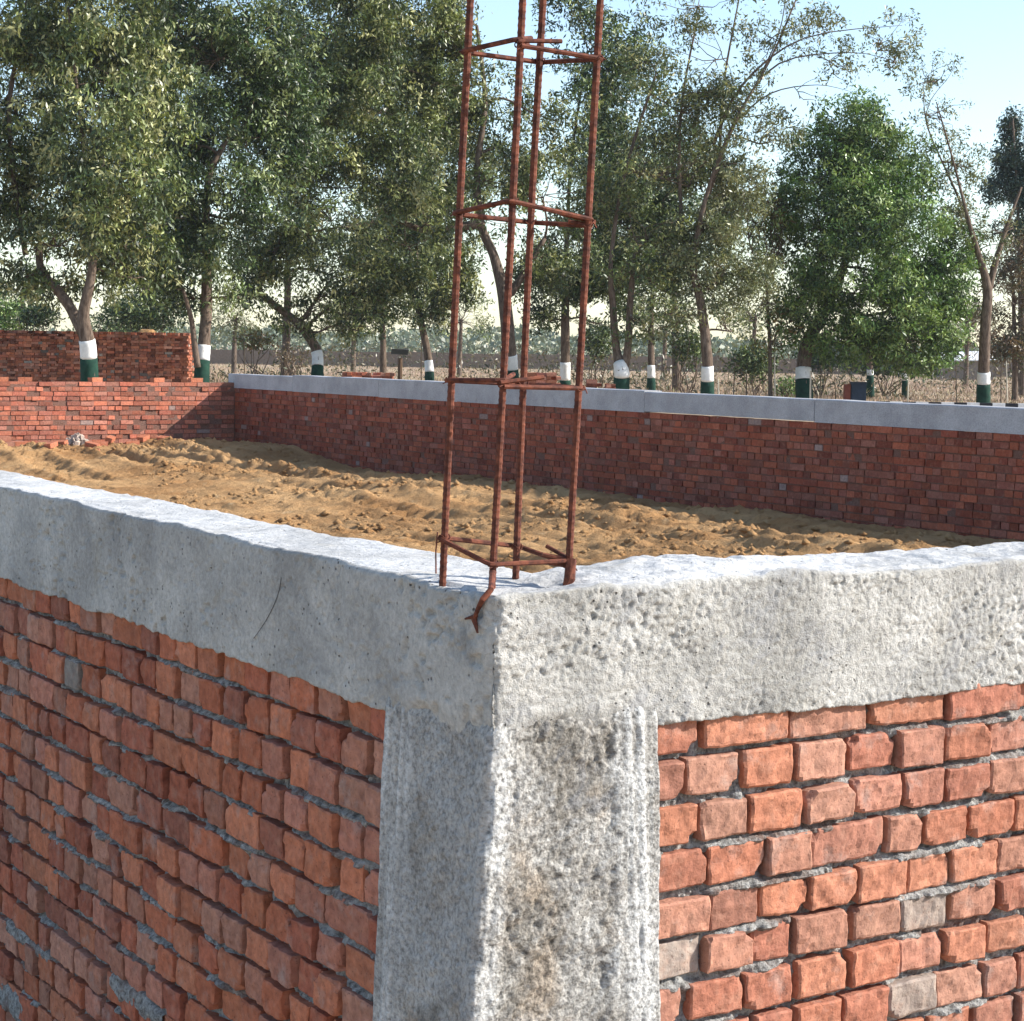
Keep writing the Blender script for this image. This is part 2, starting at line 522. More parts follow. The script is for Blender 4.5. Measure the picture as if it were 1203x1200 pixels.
def brick_template(nx, nz, L, H, D, rnd):
    """front at v=0 looking to -v; skirt running back to depth D.  local axes (a along, d depth, z up)"""
    xs = np.linspace(-0.5, 0.5, nx + 1); zs = np.linspace(-0.5, 0.5, nz + 1)
    if nx >= 4:
        xs = np.sort(np.concatenate([xs[1:-1], [-0.5, 0.5, -0.5 + rnd / L, 0.5 - rnd / L]]))
    if nz >= 3:
        zs = np.sort(np.concatenate([zs[1:-1], [-0.5, 0.5, -0.5 + rnd / H, 0.5 - rnd / H]]))
    A, Z = np.meshgrid(xs, zs)
    nr, nc = A.shape
    a = A * L; z = Z * H
    ea = np.clip((np.abs(a) - (L / 2 - rnd)) / rnd, 0, 1); ez = np.clip((np.abs(z) - (H / 2 - rnd)) / rnd, 0, 1)
    d = rnd * np.clip(ea ** 2 + ez ** 2, 0, 1.6) * 0.75 if nx >= 4 else np.zeros_like(a)
    front = np.stack([a, d, z], -1).reshape(-1, 3)
    ring = [c for c in range(nc)] + [r * nc + nc - 1 for r in range(1, nr)] + [(nr - 1) * nc + c for c in range(nc - 2, -1, -1)] + [r * nc for r in range(nr - 2, 0, -1)]
    v = [front]; f = [tuple(q) for q in grid_faces(nr, nc)]
    n0 = len(front); m = len(ring)
    prev = ring
    for dep in ((D * 0.35, D) if nx >= 4 else (D,)):
        rr = front[ring].copy(); rr[:, 1] = dep
        v.append(rr)
        cur = list(range(n0, n0 + m)); n0 += m
        for i in range(m):
            j = (i + 1) % m
            f.append((prev[j], prev[i], cur[i], cur[j]))
        prev = cur
    return np.concatenate(v), f


def brickwork(name, parent, origin, d, nrm_in, length, z0, z1, mat, pitch=0.087, h=0.073, mode='mixed', fine_to=0.0,
              proud=0.0, jit=0.004, grey=0.04, start=0.0, dark=1.0, miss=0.0, top_wob=None, frayed=False, flare=0.0, dust=0.0, var=(0.62, 1.3)):
    """courses from z1 downward; origin at outer face line; d direction along; nrm_in direction into the wall"""
    d = np.array(d); nrm_in = np.array(nrm_in); origin = np.array(origin) * np.array([1, 1, 0])
    V, Fq, Cc, n0 = [], [], [], 0
    row = 0
    z = z1
    while z - h > z0 - pitch:
        x = start + (z1 - z) * flare - (RNG.uniform(0, 0.02) if flare else 0)
        first = True
        wob = RNG.uniform(-0.003, 0.003)
        stretch_row = (mode == 'mixed' and (row == 0 or RNG.random() < 0.05)) or (mode == 'far' and row % 2 == 0)
        while x < length:
            if mode in ('mixed', 'left'):
                r = RNG.random()
                if stretch_row and row == 0 and mode == 'mixed': L = RNG.uniform(0.215, 0.235)
                elif r < (0.13 if mode == 'left' else 0.07) or (stretch_row and r < 0.75): L = RNG.uniform(0.20, 0.235)
                elif r < 0.88: L = RNG.uniform(0.115, 0.148)
                else: L = RNG.uniform(0.085, 0.11)
                if mode == 'mixed' and row > 0: L = max(L, 0.09) * 1.04
                if mode == 'left': L *= 0.90
                if first and mode == 'mixed': L = RNG.uniform(0.07, 0.16)
            else:
                L = RNG.uniform(0.215, 0.23) if stretch_row else RNG.uniform(0.105, 0.118)
            gap = RNG.uniform(0.005, 0.017) + (RNG.random() < 0.2) * RNG.uniform(0.0, 0.016) + 0.003 * (mode == 'left') if mode != 'far' else RNG.uniform(0.006, 0.012)
            first = False
            if RNG.random() < miss or (frayed and row < 2 and RNG.random() < 0.35 + 0.2 * np.sin(x * 3)):
                x += L + gap; continue
            fine = x < fine_to
            H = h * RNG.uniform(0.90, 1.04)
            cz = z - h / 2 + wob + RNG.uniform(-0.002, 0.002)
            if fine:
                v, f = brick_template(max(5, int(L / 0.012)), 7, L, H, 0.10, RNG.uniform(0.0025, 0.006))
                v = v.copy()
                sd_ = int(RNG.integers(0, 9999))
                off = RNG.uniform(0, 100, 3)
                ns = fbm((v + off) * 26, 3, 1) * 0.0055 + fbm((v + off) * 90, 2, 2) * 0.0022
                w_ = np.clip(1 - v[:, 1] / 0.05, 0, 1)
                v[:, 1] += ns * w_ * 1.1
                v[:, 0] += fbm((v + off + 31) * 34, 4, 3, 0.6) * 0.0045
                v[:, 2] += fbm((v + off + 57) * 34, 4, 4, 0.6) * 0.0045
                # knocked-off corners
                for _ in range(RNG.integers(0, 4)):
                    cx, cz_ = RNG.choice([-1, 1]) * L / 2, RNG.choice([-1, 1]) * H / 2
                    rr = RNG.uniform(0.008, 0.026)
                    dd = np.hypot(v[:, 0] - cx, v[:, 2] - cz_)
                    k_ = np.clip(1 - dd / rr, 0, 1)
                    v[:, 1] += np.minimum(k_ * 2.2, 1) * rr * 0.6 * w_
                    v[:, 0] -= np.sign(cx) * k_ * rr * 0.28
                    v[:, 2] -= np.sign(cz_) * k_ * rr * 0.25
            else:
                v, f = brick_template(1, 1, L, H, 0.10, 0.003)
                v = v + RNG.uniform(-0.0018, 0.0018, v.shape)
            ra = RNG.normal(0, 0.016 if mode != 'far' else 0.006); rt = RNG.normal(0, 0.022)
            a_, b_, c_ = v[:, 0].copy(), v[:, 1].copy(), v[:, 2].copy()
            v[:, 0] = a_ * math.cos(ra) - c_ * math.sin(ra); v[:, 2] = a_ * math.sin(ra) + c_ * math.cos(ra)
            v[:, 1] = b_ + v[:, 0] * math.sin(rt)
            pr = proud + RNG.normal(0, jit)
            if mode != 'far' and RNG.random() < 0.05: pr -= RNG.uniform(0.0, 0.012)
            wv = origin + (v[:, 0:1] + x + L / 2) * d + (v[:, 1:2] - pr) * nrm_in
            wv[:, 2] = v[:, 2] + cz
            V.append(wv)
            Fq.extend(tuple(i + n0 for i in q) for q in f)
            n0 += len(v)
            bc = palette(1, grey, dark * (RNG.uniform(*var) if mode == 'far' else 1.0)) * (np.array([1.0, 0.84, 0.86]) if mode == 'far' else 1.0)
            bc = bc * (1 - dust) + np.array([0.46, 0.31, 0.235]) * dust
            Cc.append(np.tile(bc, (len(v), 1)))
            x += L + gap
        row += 1
        z -= pitch
    return mesh_obj('brickwork', np.concatenate(V), Fq, mat, parent, np.concatenate(Cc))


def mortar_sheet(parent, origin, d, nrm_in, x0, x1, z0, z1, step, recess, amp, pitch, thick=0.24, name='mortar', mat=None):
    """bed of mortar behind the brick faces, bulging out in the bed joints, closed to the wall's full thickness"""
    origin = np.array(origin) * np.array([1, 1, 0]); d = np.array(d); ni = np.array(nrm_in)
    xs = np.arange(x0, x1 + step, step); zs = np.arange(z0, z1 + step * 0.5, step)
    X, Z = np.meshgrid(xs, zs)
    P = np.stack([X, Z, X * 0], -1)
    bed = np.exp(-((((z1 - Z + 0.006) % pitch) - 0.0) / 0.013) ** 2) + np.exp(-((((z1 - Z + 0.006) % pitch) - pitch) / 0.013) ** 2)
    ext = sstep(-0.12, 0.30, fbm(P * 6, 3, 15))
    dep = recess - amp * (0.9 * bed * ext + 0.5 * fbm(P * 40, 4, 12) + 0.2 * np.abs(fbm(P * 110, 2, 13)))
    V = origin + X[..., None] * d + dep[..., None] * ni
    V[..., 2] = Z
    V = V.reshape(-1, 3)
    F = [tuple(q) for q in grid_faces(len(zs), len(xs))]
    nc, nr = len(xs), len(zs)
    # back corners -> closed slab
    b = len(V)
    back = [origin + xs[0] * d + thick * ni, origin + xs[-1] * d + thick * ni]
    bk = []
    for p in back:
        for zz in (zs[0], zs[-1]):
            q = p.copy(); q[2] = zz; bk.append(q)
    V = np.concatenate([V, np.array(bk)])
    top = [(nr - 1) * nc + c for c in range(nc)]; bot = list(range(nc))
    lef = [r * nc for r in range(nr)]; rig = [r * nc + nc - 1 for r in range(nr)]
    F.append(tuple(top[::-1]) + (b + 1, b + 3)); F.append(tuple(bot) + (b + 2, b + 0))
    F.append(tuple(lef) + (b + 1, b + 0)); F.append(tuple(rig[::-1]) + (b + 2, b + 3))
    F.append((b + 0, b + 1, b + 3, b + 2))
    return mesh_obj(name, V, F, mat or M_MORTAR, parent)


BEAM_H = 0.297
TH = 0.28
zb = Z_TOP - BEAM_H
w_right = thing('brick_wall', 'sunlit near brick wall to the right of the concrete corner column', 'brick wall', site(1.0, 0.14, -0.8))
w_left = thing('brick_wall', 'shaded near brick wall to the left of the concrete corner column', 'brick wall', site(0.14, 1.0, -0.8))
BR = 0.012      # brick faces sit back from the concrete face
brickwork('near_right', w_right, site(0, BR, 0), DR, DL, PLOT_S, -0.80, zb + 0.012, M_BRICK, mode='mixed', fine_to=2.4, start=0.397, flare=0.045, pitch=0.098, h=0.083, grey=0.03, dust=0.2, jit=0.006)
mortar_sheet(w_right, site(0, BR, 0), DR, DL, 0.36, 3.2, -0.80, zb + 0.004, 0.006, 0.030, 0.032, 0.098)
mortar_sheet(w_right, site(0, BR, 0), DR, DL, 3.2, PLOT_S, -0.80, zb + 0.004, 0.05, 0.020, 0.008, 0.098)
brickwork('near_left', w_left, site(BR, 0, 0), DL, DR, PLOT_T, -0.85, zb + 0.012, M_BRICK, mode='left', fine_to=5.2, start=0.405, flare=0.075, dark=1.05, pitch=0.098, h=0.083, grey=0.002, jit=0.0055)
mortar_sheet(w_left, site(BR, 0, 0), DL, DR, 0.38, 7.0, -0.85, zb + 0.004, 0.008, 0.031, 0.031, 0.098)
mortar_sheet(w_left, site(BR, 0, 0), DL, DR, 7.0, PLOT_T, -0.85, zb + 0.004, 0.06, 0.020, 0.008, 0.098)
# plain inner faces / remaining length of the same walls are in far brickwork below


def mortar_smear(parent, left, u, v, half_len, half_h, seed, lift=0.020):
    """a dab of mortar squeezed out over the brick faces, with a ragged outline and real thickness"""
    d_ = ray(u, v); n_ = DR if left else DL
    k_ = (C0 - Vector((0, 0, CAM_Z))).dot(n_) / d_.dot(n_)
    p = Vector((0, 0, CAM_Z)) + d_ * k_
    al = DL if left else DR
    nx_, nz_ = 70, 26
    A_, B_ = np.meshgrid(np.linspace(-1, 1, nx_), np.linspace(-1, 1, nz_))
    P_ = np.stack([A_ * half_len, B_ * half_h, A_ * 0 + seed], -1)
    r_ = A_ ** 2 + B_ ** 2 + 0.9 * fbm(P_ * 22, 3, 800 + seed)
    th = np.clip(1 - r_, -0.4, 1)
    hgt = np.where(th > 0, th ** 0.35, th * 2.5) * lift + 0.006 * fbm(P_ * 70, 3, 810) - 0.004
    V_ = np.array(p)[None, None] + P_[..., 0:1] * np.array(al) + P_[..., 1:2] * np.array([0, 0, 1.0]) - (hgt[..., None] - 0.020) * np.array(n_)
    mesh_obj('mortar_smear', V_.reshape(-1, 3), grid_faces(nz_, nx_), M_MORTAR, parent, smooth=True)


mortar_smear(w_left, True, 150, 1172, 0.22, 0.040, 1)
mortar_smear(w_left, True, 28, 1108, 0.26, 0.026, 2)
mortar_smear(w_left, True, 10, 1180, 0.18, 0.055, 3)


# ------------------------------------------------------------------ concrete frame (beam + corner column)
frame = thing('concrete_frame', 'pale concrete corner column and beam capping the two near brick walls', 'concrete frame', site(0.14, 0.14, -0.8))


def build_beam():
    # path parameter q: negative = left arm, positive = right arm
    left = np.concatenate([-np.arange(PLOT_T, 6.2, -0.1), -np.arange(6.2, 2.0, -0.012), -np.arange(2.0, 0.0, -0.006)])
    right = np.concatenate([np.arange(0.0, 1.9, 0.0042), np.arange(1.9, 6.0, 0.02), np.arange(6.0, PLOT_S, 0.1)])
    q = np.concatenate([left, right])
    # profile (depth, z offset from top, normal kind)
    prof = []
    for z in np.arange(-BEAM_H, -0.012, 0.0045): prof.append((0.0, z, 0.0))
    for k in range(4):
        a = (k + 1) / 5 * math.pi / 2
        prof.append((0.012 * (1 - math.cos(a)), -0.012 + 0.012 * math.sin(a), a / (math.pi / 2)))
    for x in np.concatenate([np.arange(0.012, TH - 0.012, 0.0055)]): prof.append((x, 0.0, 1.0))
    prof.append((TH, -0.012, 1.6)); prof.append((TH, -0.1, 2.0)); prof.append((TH, -BEAM_H, 2.0))
    prof.insert(0, (0.06, -BEAM_H - 0.0, -0.2)); prof.insert(0, (TH - 0.01, -BEAM_H, -1.0))
    prof = np.array(prof)
    Q, I = np.meshgrid(q, np.arange(len(prof)))
    D = prof[I, 0]; Zo = prof[I, 1]; K = prof[I, 2]
    aq = np.abs(Q)
    S0 = 0.40
    al = np.where(aq < S0, aq + D * (1 - aq / S0), aq)
    is_r = Q >= 0
    s = np.where(is_r, al, D); t = np.where(is_r, D, al)
    # mitred displacement direction at the corner edge
    rw = np.where(is_r, 1.0, 0.0)
    P = np.stack([s, t, Zo], -1)
    face = np.clip(1 - np.abs(K) * 1.0, 0, 1) * (K > -0.3); topw = np.clip(1 - np.abs(K - 1.0), 0, 1)
    # corner blend of roughness: right arm very rough, left arm shuttered smooth
    rough = sstep(-0.06, 0.02, Q)
    big = fbm(P * np.array([3.0, 3.0, 3.5]), 3, 101)
    med = fbm(P * 26, 4, 102)
    fin = fbm(P * 105, 2, 103)
    ridg = 1 - np.abs(fbm(P * np.array([34, 34, 48]) + 0.6 * big[..., None], 3, 104)) * 2
    pits_r = sstep(0.12, 0.42, fbm(P * 88 + 0.5 * med[..., None], 3, 106, 0.6)) * (0.35 + 0.65 * sstep(-0.15, 0.25, fbm(P * 5.0, 3, 107)))
    swipe = sstep(0.05, 0.35, fbm(P * np.array([2.2, 2.2, 9.0]), 3, 117))
    dr = 0.004 * big + 0.0014 * med + (1 - 0.75 * swipe) * (0.0032 * fin - 0.0048 * pits_r) - 0.004 * np.clip(ridg - 0.74, 0, 1) * 3.2
    # float marks: shallow crescent swipes
    dr += 0.0025 * np.sin((s * 9 + 14 * Zo + 2.0 * big) * 2.2) * sstep(0.0, 0.3, big + 0.1)
    dl = 0.005 * big + 0.0008 * med + 0.0006 * fin
    pit = fbm(P * 42, 2, 108)
    pg = sstep(0.05, 0.35, fbm(P * 4.0, 2, 109))
    dl -= 0.011 * sstep(0.32, 0.50, pit) * (0.3 + 0.7 * pg + 0.5 * sstep(0.5, 0.2, al))
    dl -= 0.005 * sstep(0.2, 0.4, fbm(P * np.array([30, 30, 60]), 3, 113)) * sstep(0.55, 0.3, al) * sstep(-0.1, 0.3, big)
    # formwork lap line on the left arm about a metre from the corner
    dl += 0.006 * sstep(0.62, 0.60, al) * (1 - rough)
    disp = rough * dr + (1 - rough) * dl
    # irregular lower lip
    lip = 0.006 * fbm(P * np.array([5, 5, 0]), 3, 111) + 0.004 * fbm(P * np.array([30, 30, 0]), 2, 112)
    edge_w = sstep(-BEAM_H + 0.06, -BEAM_H, Zo)
    corner = sstep(0.44, 0.34, aq)
    patch = corner * (0.035 * (0.5 + 1.3 * fbm(P * np.array([13, 13, 0]), 4, 114)) + 0.045 * np.exp(-(aq / 0.10) ** 2))
    zz = Z_TOP + Zo + (lip * 1.6 - 0.004 - patch) * edge_w * (np.abs(K) < 0.5)
    tuck = corner * sstep(-BEAM_H + 0.05, -BEAM_H - 0.004, Zo + 0.02 * fbm(P * np.array([14, 14, 14]), 3, 116))
    disp = disp - face * tuck * 0.034
    # top is hand floated and uneven
    topb = 0.010 * fbm(P * np.array([2.2, 2.2, 0]), 3, 120) + (0.004 + 0.004 * rough) * fbm(P * np.array([22, 22, 0]), 4, 121)
    hump = 0.018 * np.exp(-((s - 0.62) / 0.22) ** 2) * (Q > 0) * sstep(0.0, 0.12, D)
    dip = -0.012 * np.exp(-(((s - 0.17) / 0.13) ** 2 + ((t - 0.17) / 0.13) ** 2))
    zz = zz + (topb + hump + dip) * np.clip(topw + (K > 1.0), 0, 1) + 0.5 * topb * edge_w * 0
    # drag the outer top edge up and down with the top
    zz = zz + 0.013 * fbm(P * np.array([5, 5, 0]), 4, 125) * sstep(-0.04, 0.0, Zo) * (K < 1.01) * (D < 0.03)
    outw = face * disp
    s2 = np.where(is_r, s, s - outw); t2 = np.where(is_r, t - outw, t)
    # soften the vertical arris and chip it
    cw = np.exp(-(aq / 0.012) ** 2) * (np.abs(K) < 0.5)
    chip = 0.006 + 0.006 * fbm(np.stack([Zo * 0, Zo * 0, Zo * 22], -1), 3, 130)
    s2 = s2 + cw * chip; t2 = t2 + cw * chip
    V = site(s2, t2, zz).reshape(-1, 3)
    F = grid_faces(len(prof), len(q))
    nc = len(q)
    seg = F[:, 0] % nc
    nl = len(left)
    o = mesh_obj('beam', V, F, M_CONC, frame, smooth=True)
    o.data.materials.append(M_CONC_R)
    idx = np.where(np.asarray([p.vertices[0] for p in o.data.polygons]) % nc >= nl - 1, 1, 0).astype(np.int32)
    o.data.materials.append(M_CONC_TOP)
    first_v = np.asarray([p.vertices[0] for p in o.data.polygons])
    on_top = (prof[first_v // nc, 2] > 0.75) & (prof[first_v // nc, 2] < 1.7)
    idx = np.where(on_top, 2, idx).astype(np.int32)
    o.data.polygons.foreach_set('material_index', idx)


def build_column():
    WL, WR = 0.41, 0.402
    q = np.concatenate([[-WL - 0.02], np.arange(-WL, -0.0001, 0.0045), np.arange(0, WR + 0.001, 0.0045), [WR + 0.02]])
    z = np.arange(-0.85, zb + 0.10, 0.0055)
    Q, Z = np.meshgrid(q, z)
    is_r = Q >= 0
    a = np.abs(Q)
    Wd = np.where(is_r, WR, WL)
    Wd = Wd + 0 * Z
    e = Wd - a                                    # distance from the outer joint with the brick
    P = np.stack([np.where(is_r, a, 0), np.where(is_r, 0, a), Z], -1)
    big = fbm(P * 5, 3, 201); med = fbm(P * np.array([24, 24, 20]), 4, 202); fin = fbm(P * 80, 3, 203)
    vert = fbm(P * np.array([70, 70, 2.0]), 3, 204)
    wv = 0.012 * fbm(P * np.array([0, 0, 2.6]), 3, 214) + 0.004 * big
    band = sstep(0.125, 0.075, e + 0.02 * med)                   # slurry strip beside the brickwork
    bandc = sstep(0.07, 0.03, a)
    d = 0.007 * big + 0.006 * med * (1 - 0.8 * band) + 0.006 * fin * (1 - 0.6 * band)
    d -= 0.005 * sstep(0.05, 0.35, fbm(P * 60 + 1.4 * med[..., None], 4, 215, 0.65)) * (1 - band) * 0.6
    d -= 0.006 * sstep(0.1, 0.45, fbm(P * np.array([16, 16, 7]) + 0.8 * med[..., None], 5, 205, 0.62)) * (1 - band)
    d = np.where(is_r, d, d * 0.62)
    d += band * (0.006 + 0.0045 * vert)
    d += -0.006 * np.exp(-((e - 0.055 - wv) / 0.003) ** 2) * np.clip(0.6 + 2 * med, 0, 1.3) - 0.006 * np.exp(-((e - 0.078 - wv) / 0.003) ** 2) * np.clip(0.5 + 3 * big, 0, 1) - 0.004 * np.exp(-((e - 0.028 - wv) / 0.003) ** 2) * (big > 0)
    d = d * (0.25 + 0.75 * sstep(0.0, 0.045, a)) + bandc * 0.004 * (1 + 0.6 * vert)
    d += sstep(zb + 0.0, zb + 0.09, Z) * -0.028   # runs in behind the beam
    lean = (zb - Z) * 0.058 * np.clip(1 - a / 0.30, 0, 1)
    s = np.where(is_r, a, -d); t = np.where(is_r, -d, a)
    endw = (e < 0)
    s = np.where(endw & ~is_r, 0.05, s); t = np.where(endw & is_r, 0.05, t)
    # ragged joint line
    jag = 0.008 * fbm(P * np.array([0, 0, 7.0]), 3, 207 )
    s = np.where(is_r, s + jag * sstep(0.06, 0, e), s); t = np.where(~is_r, t + jag * sstep(0.06, 0, e), t)
    cw = np.exp(-(a / 0.010) ** 2)
    chip = 0.005 + 0.008 * fbm(np.stack([Z * 0, Z * 0, Z * 16], -1), 3, 209)
    s = s + cw * chip; t = t + cw * chip
    grow = np.clip((zb - Z), 0, 2) * sstep(0.1, 0.4, a)
    s = s + np.where(is_r, 0.045 * grow, 0); t = t + np.where(is_r, 0, 0.075 * grow)
    V = site(s, t, Z)
    V[..., 0] -= lean
    lime = np.clip(band * (0.35 + 0.9 * sstep(-0.3, 0.4, vert)) * 0.75 + bandc * 0.6 * is_r + 0.55 * sstep(0.0, 0.4, fbm(P * 9, 4, 211)) * 0.6, 0, 1)
    col = np.stack([lime, is_r * 1.0, lime * 0], -1).reshape(-1, 3)
    mesh_obj('column', V.reshape(-1, 3), grid_faces(len(z), len(q)), M_COLUMN, frame, col, smooth=True)


build_beam()
build_column()

# a strand of wire cast into the shaded face of the beam
mb = MB()
pts = []
for q_ in np.linspace(0, 1, 12):
    t_ = 1.62 - 0.26 * q_
    p_ = site(-0.004, 0.93 + 0.15 * q_ ** 1.6, Z_TOP - 0.07 - 0.165 * q_)
    pts.append(Vector(p_))
mb.tube(pts, 0.0007, 5, (0.05, 0.045, 0.04))
mb.build('wire', M_TINT, frame)


# ------------------------------------------------------------------ enclosure: far and back walls
def far_walls():
    # far wall, along the left-wall direction at s = PLOT_S, concrete capped, visible face towards the camera
    zt = Z_TOP
    t0, t1 = 0.0, PLOT_T
    W = thing('brick_wall', 'long shaded far brick wall with concrete cap across the plot', 'brick wall', site(PLOT_S + 0.1, 12, 0))
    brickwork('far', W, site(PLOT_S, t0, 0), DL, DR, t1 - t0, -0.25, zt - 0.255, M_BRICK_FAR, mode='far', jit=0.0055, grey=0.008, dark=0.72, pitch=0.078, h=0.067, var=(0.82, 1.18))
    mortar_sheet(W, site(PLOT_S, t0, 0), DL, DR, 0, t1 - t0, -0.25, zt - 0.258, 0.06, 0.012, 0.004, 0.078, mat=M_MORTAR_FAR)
    # cap cast in lengths with slight steps at the joints
    y = t0; mb = MB(); zc = zt
    xs_ = []
    while y < t1 + 0.24:
        L = min(RNG.uniform(2.6, 3.4), t1 + 0.24 - y)
        n = max(2, int(L / 0.12))
        off = RNG.uniform(-0.006, 0.006); zo = RNG.uniform(-0.012, 0.012); lo = RNG.uniform(-0.012, 0.012)
        vs = []
        for i in range(n + 1):
            yy = y + L * i / n - (0.003 if i == n else 0)
            w_ = 0.006 * float(fbm(np.array([[yy * 1.7, 0, 3]]), 3, 300)[0])
            for (s_, z_) in ((-0.012 + off, zt - 0.255 + lo), (-0.012 + off, zt - 0.01 + zo + w_), (0.0 + off, zt + zo + w_), (0.25, zt + zo + w_), (0.25, zt - 0.255 + lo)):
                vs.append(site(PLOT_S + s_, yy, z_))
        fs = []
        for i in range(n):
            for k in range(5):
                k2 = (k + 1) % 5
                fs.append((i * 5 + k, i * 5 + k2, (i + 1) * 5 + k2, (i + 1) * 5 + k))
        fs.append((4, 3, 2, 1, 0)); fs.append(tuple(n * 5 + k for k in range(5)))
        mb.add(np.array(vs), fs)
        y += L + 0.0
    mb.build('concrete_cap', M_CONC_FAR, W)
    # back wall (sunlit), bare brick top, running to the left
    B = thing('brick_wall', 'sunlit low back brick wall without a cap at far left', 'brick wall', site(4, PLOT_T + 0.1, 0))
    zt2 = Z_TOP - 0.16
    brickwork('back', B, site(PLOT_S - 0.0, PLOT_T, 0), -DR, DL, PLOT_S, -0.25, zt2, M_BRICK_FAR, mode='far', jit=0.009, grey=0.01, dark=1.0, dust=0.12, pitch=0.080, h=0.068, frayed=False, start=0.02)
    mortar_sheet(B, site(PLOT_S, PLOT_T, 0), -DR, DL, 0.0, PLOT_S, -0.25, zt2 - 0.035, 0.07, 0.010, 0.003, 0.080, mat=M_MORTAR_FAR)
    # odd bricks left lying along the top and leaning at its foot
    proto = MB(); proto.box((0, 0, 0), (0.225, 0.11, 0.073), jit=0.004, c=(0.43, 0.16, 0.09))
    spots = [(s, PLOT_T + 0.08, zt2 + 0.038) for s in (7.9, 8.3, 9.5, 10.6, 11.3)]
    spots += [(s, t, None) for s, t in ((8.0, 25.6), (8.3, 25.9), (8.55, 26.9), (8.7, 25.4), (9.1, 27.1), (9.3, 26.8), (9.6, 27.15), (9.9, 26.95), (10.2, 27.2), (10.5, 27.0), (8.9, 26.1), (7.8, 24.9), (10.9, 27.1))]
    first = None
    words = ['first', 'second', 'third', 'fourth', 'fifth', 'sixth', 'seventh', 'eighth', 'ninth', 'tenth']
    for i, (s, t, z) in enumerate(spots):
        if first is None:
            first = proto.build('loose_brick', M_BRICK_FAR); o = first
        else:
            o = first.copy(); COL.objects.link(o)
        zz = z if z is not None else float(soil_height(np.array([s]), np.array([t]))[0]) + 0.05
        o.location = site(s, t, zz)
        o.rotation_euler = (0 if z else RNG.uniform(-0.3, 0.3), 0 if z else RNG.uniform(-0.3, 0.3), RNG.uniform(0, 3.1) if z is None else az_r * -1 + 1.57 + RNG.uniform(-0.4, 0.4))
        if z is not None:
            tag(o, 'loose red brick lying on top of the back wall', 'brick', 'loose bricks on the back wall')
        else:
            tag(o, 'loose red brick lying on the soil at the foot of the back wall', 'brick', 'loose bricks at the foot of the back wall')
    # step of half-laid brick at the foot of the back wall on the far left
    S = thing('brick_ledge', 'low half-laid ledge of bricks at foot of back wall on the left', 'brick ledge', site(7.5, 26.2, 0))
    mb = MB()
    for r in range(5):
        for k in range(26 - 3 * r):
            for dd in range(2):
                sx = 8.9 - 0.35 * r - (26 - 3 * r) * 0.232 + k * 0.232 + (r % 2) * 0.11
                p = site(sx + RNG.uniform(-.01, .01), PLOT_T - 1.0 + dd * 0.12 + 0.14 * r + RNG.uniform(-.008, .008), -0.02 + r * 0.082)
                R_ = Matrix.Rotation(math.pi / 2 - az_r + RNG.normal(0, 0.03), 3, 'Z')
                if RNG.random() < 0.9: mb.box(p, (0.222, 0.108, 0.072), R_, palette(1, 0.03)[0], 0.003)
    mb.build('bricks', M_BRICK_FAR, S)
    # small heap of lime plaster
    mb = MB()
    c = site(8.95, 26.9, 0.02)
    for _ in range(90):
        r = min(0.3, abs(RNG.normal(0, 0.16))); a_ = RNG.uniform(0, 6.28)
        mb.box(c + np.array([r * math.cos(a_), r * 0.6 * math.sin(a_), max(0, 0.28 - r * 0.7) * RNG.uniform(0.3, 1)]), RNG.uniform(0.03, 0.09, 3),
               Matrix.Rotation(RNG.uniform(0, 3), 3, 'Z') @ Matrix.Rotation(RNG.uniform(0, 3), 3, 'X'), (0.44, 0.36, 0.30), 0.015)
    o = mb.build('rubble_heap', M_TINT)
    tag(o, 'small pale heap of mortar rubble against the sunlit back wall', 'rubble')


far_walls()


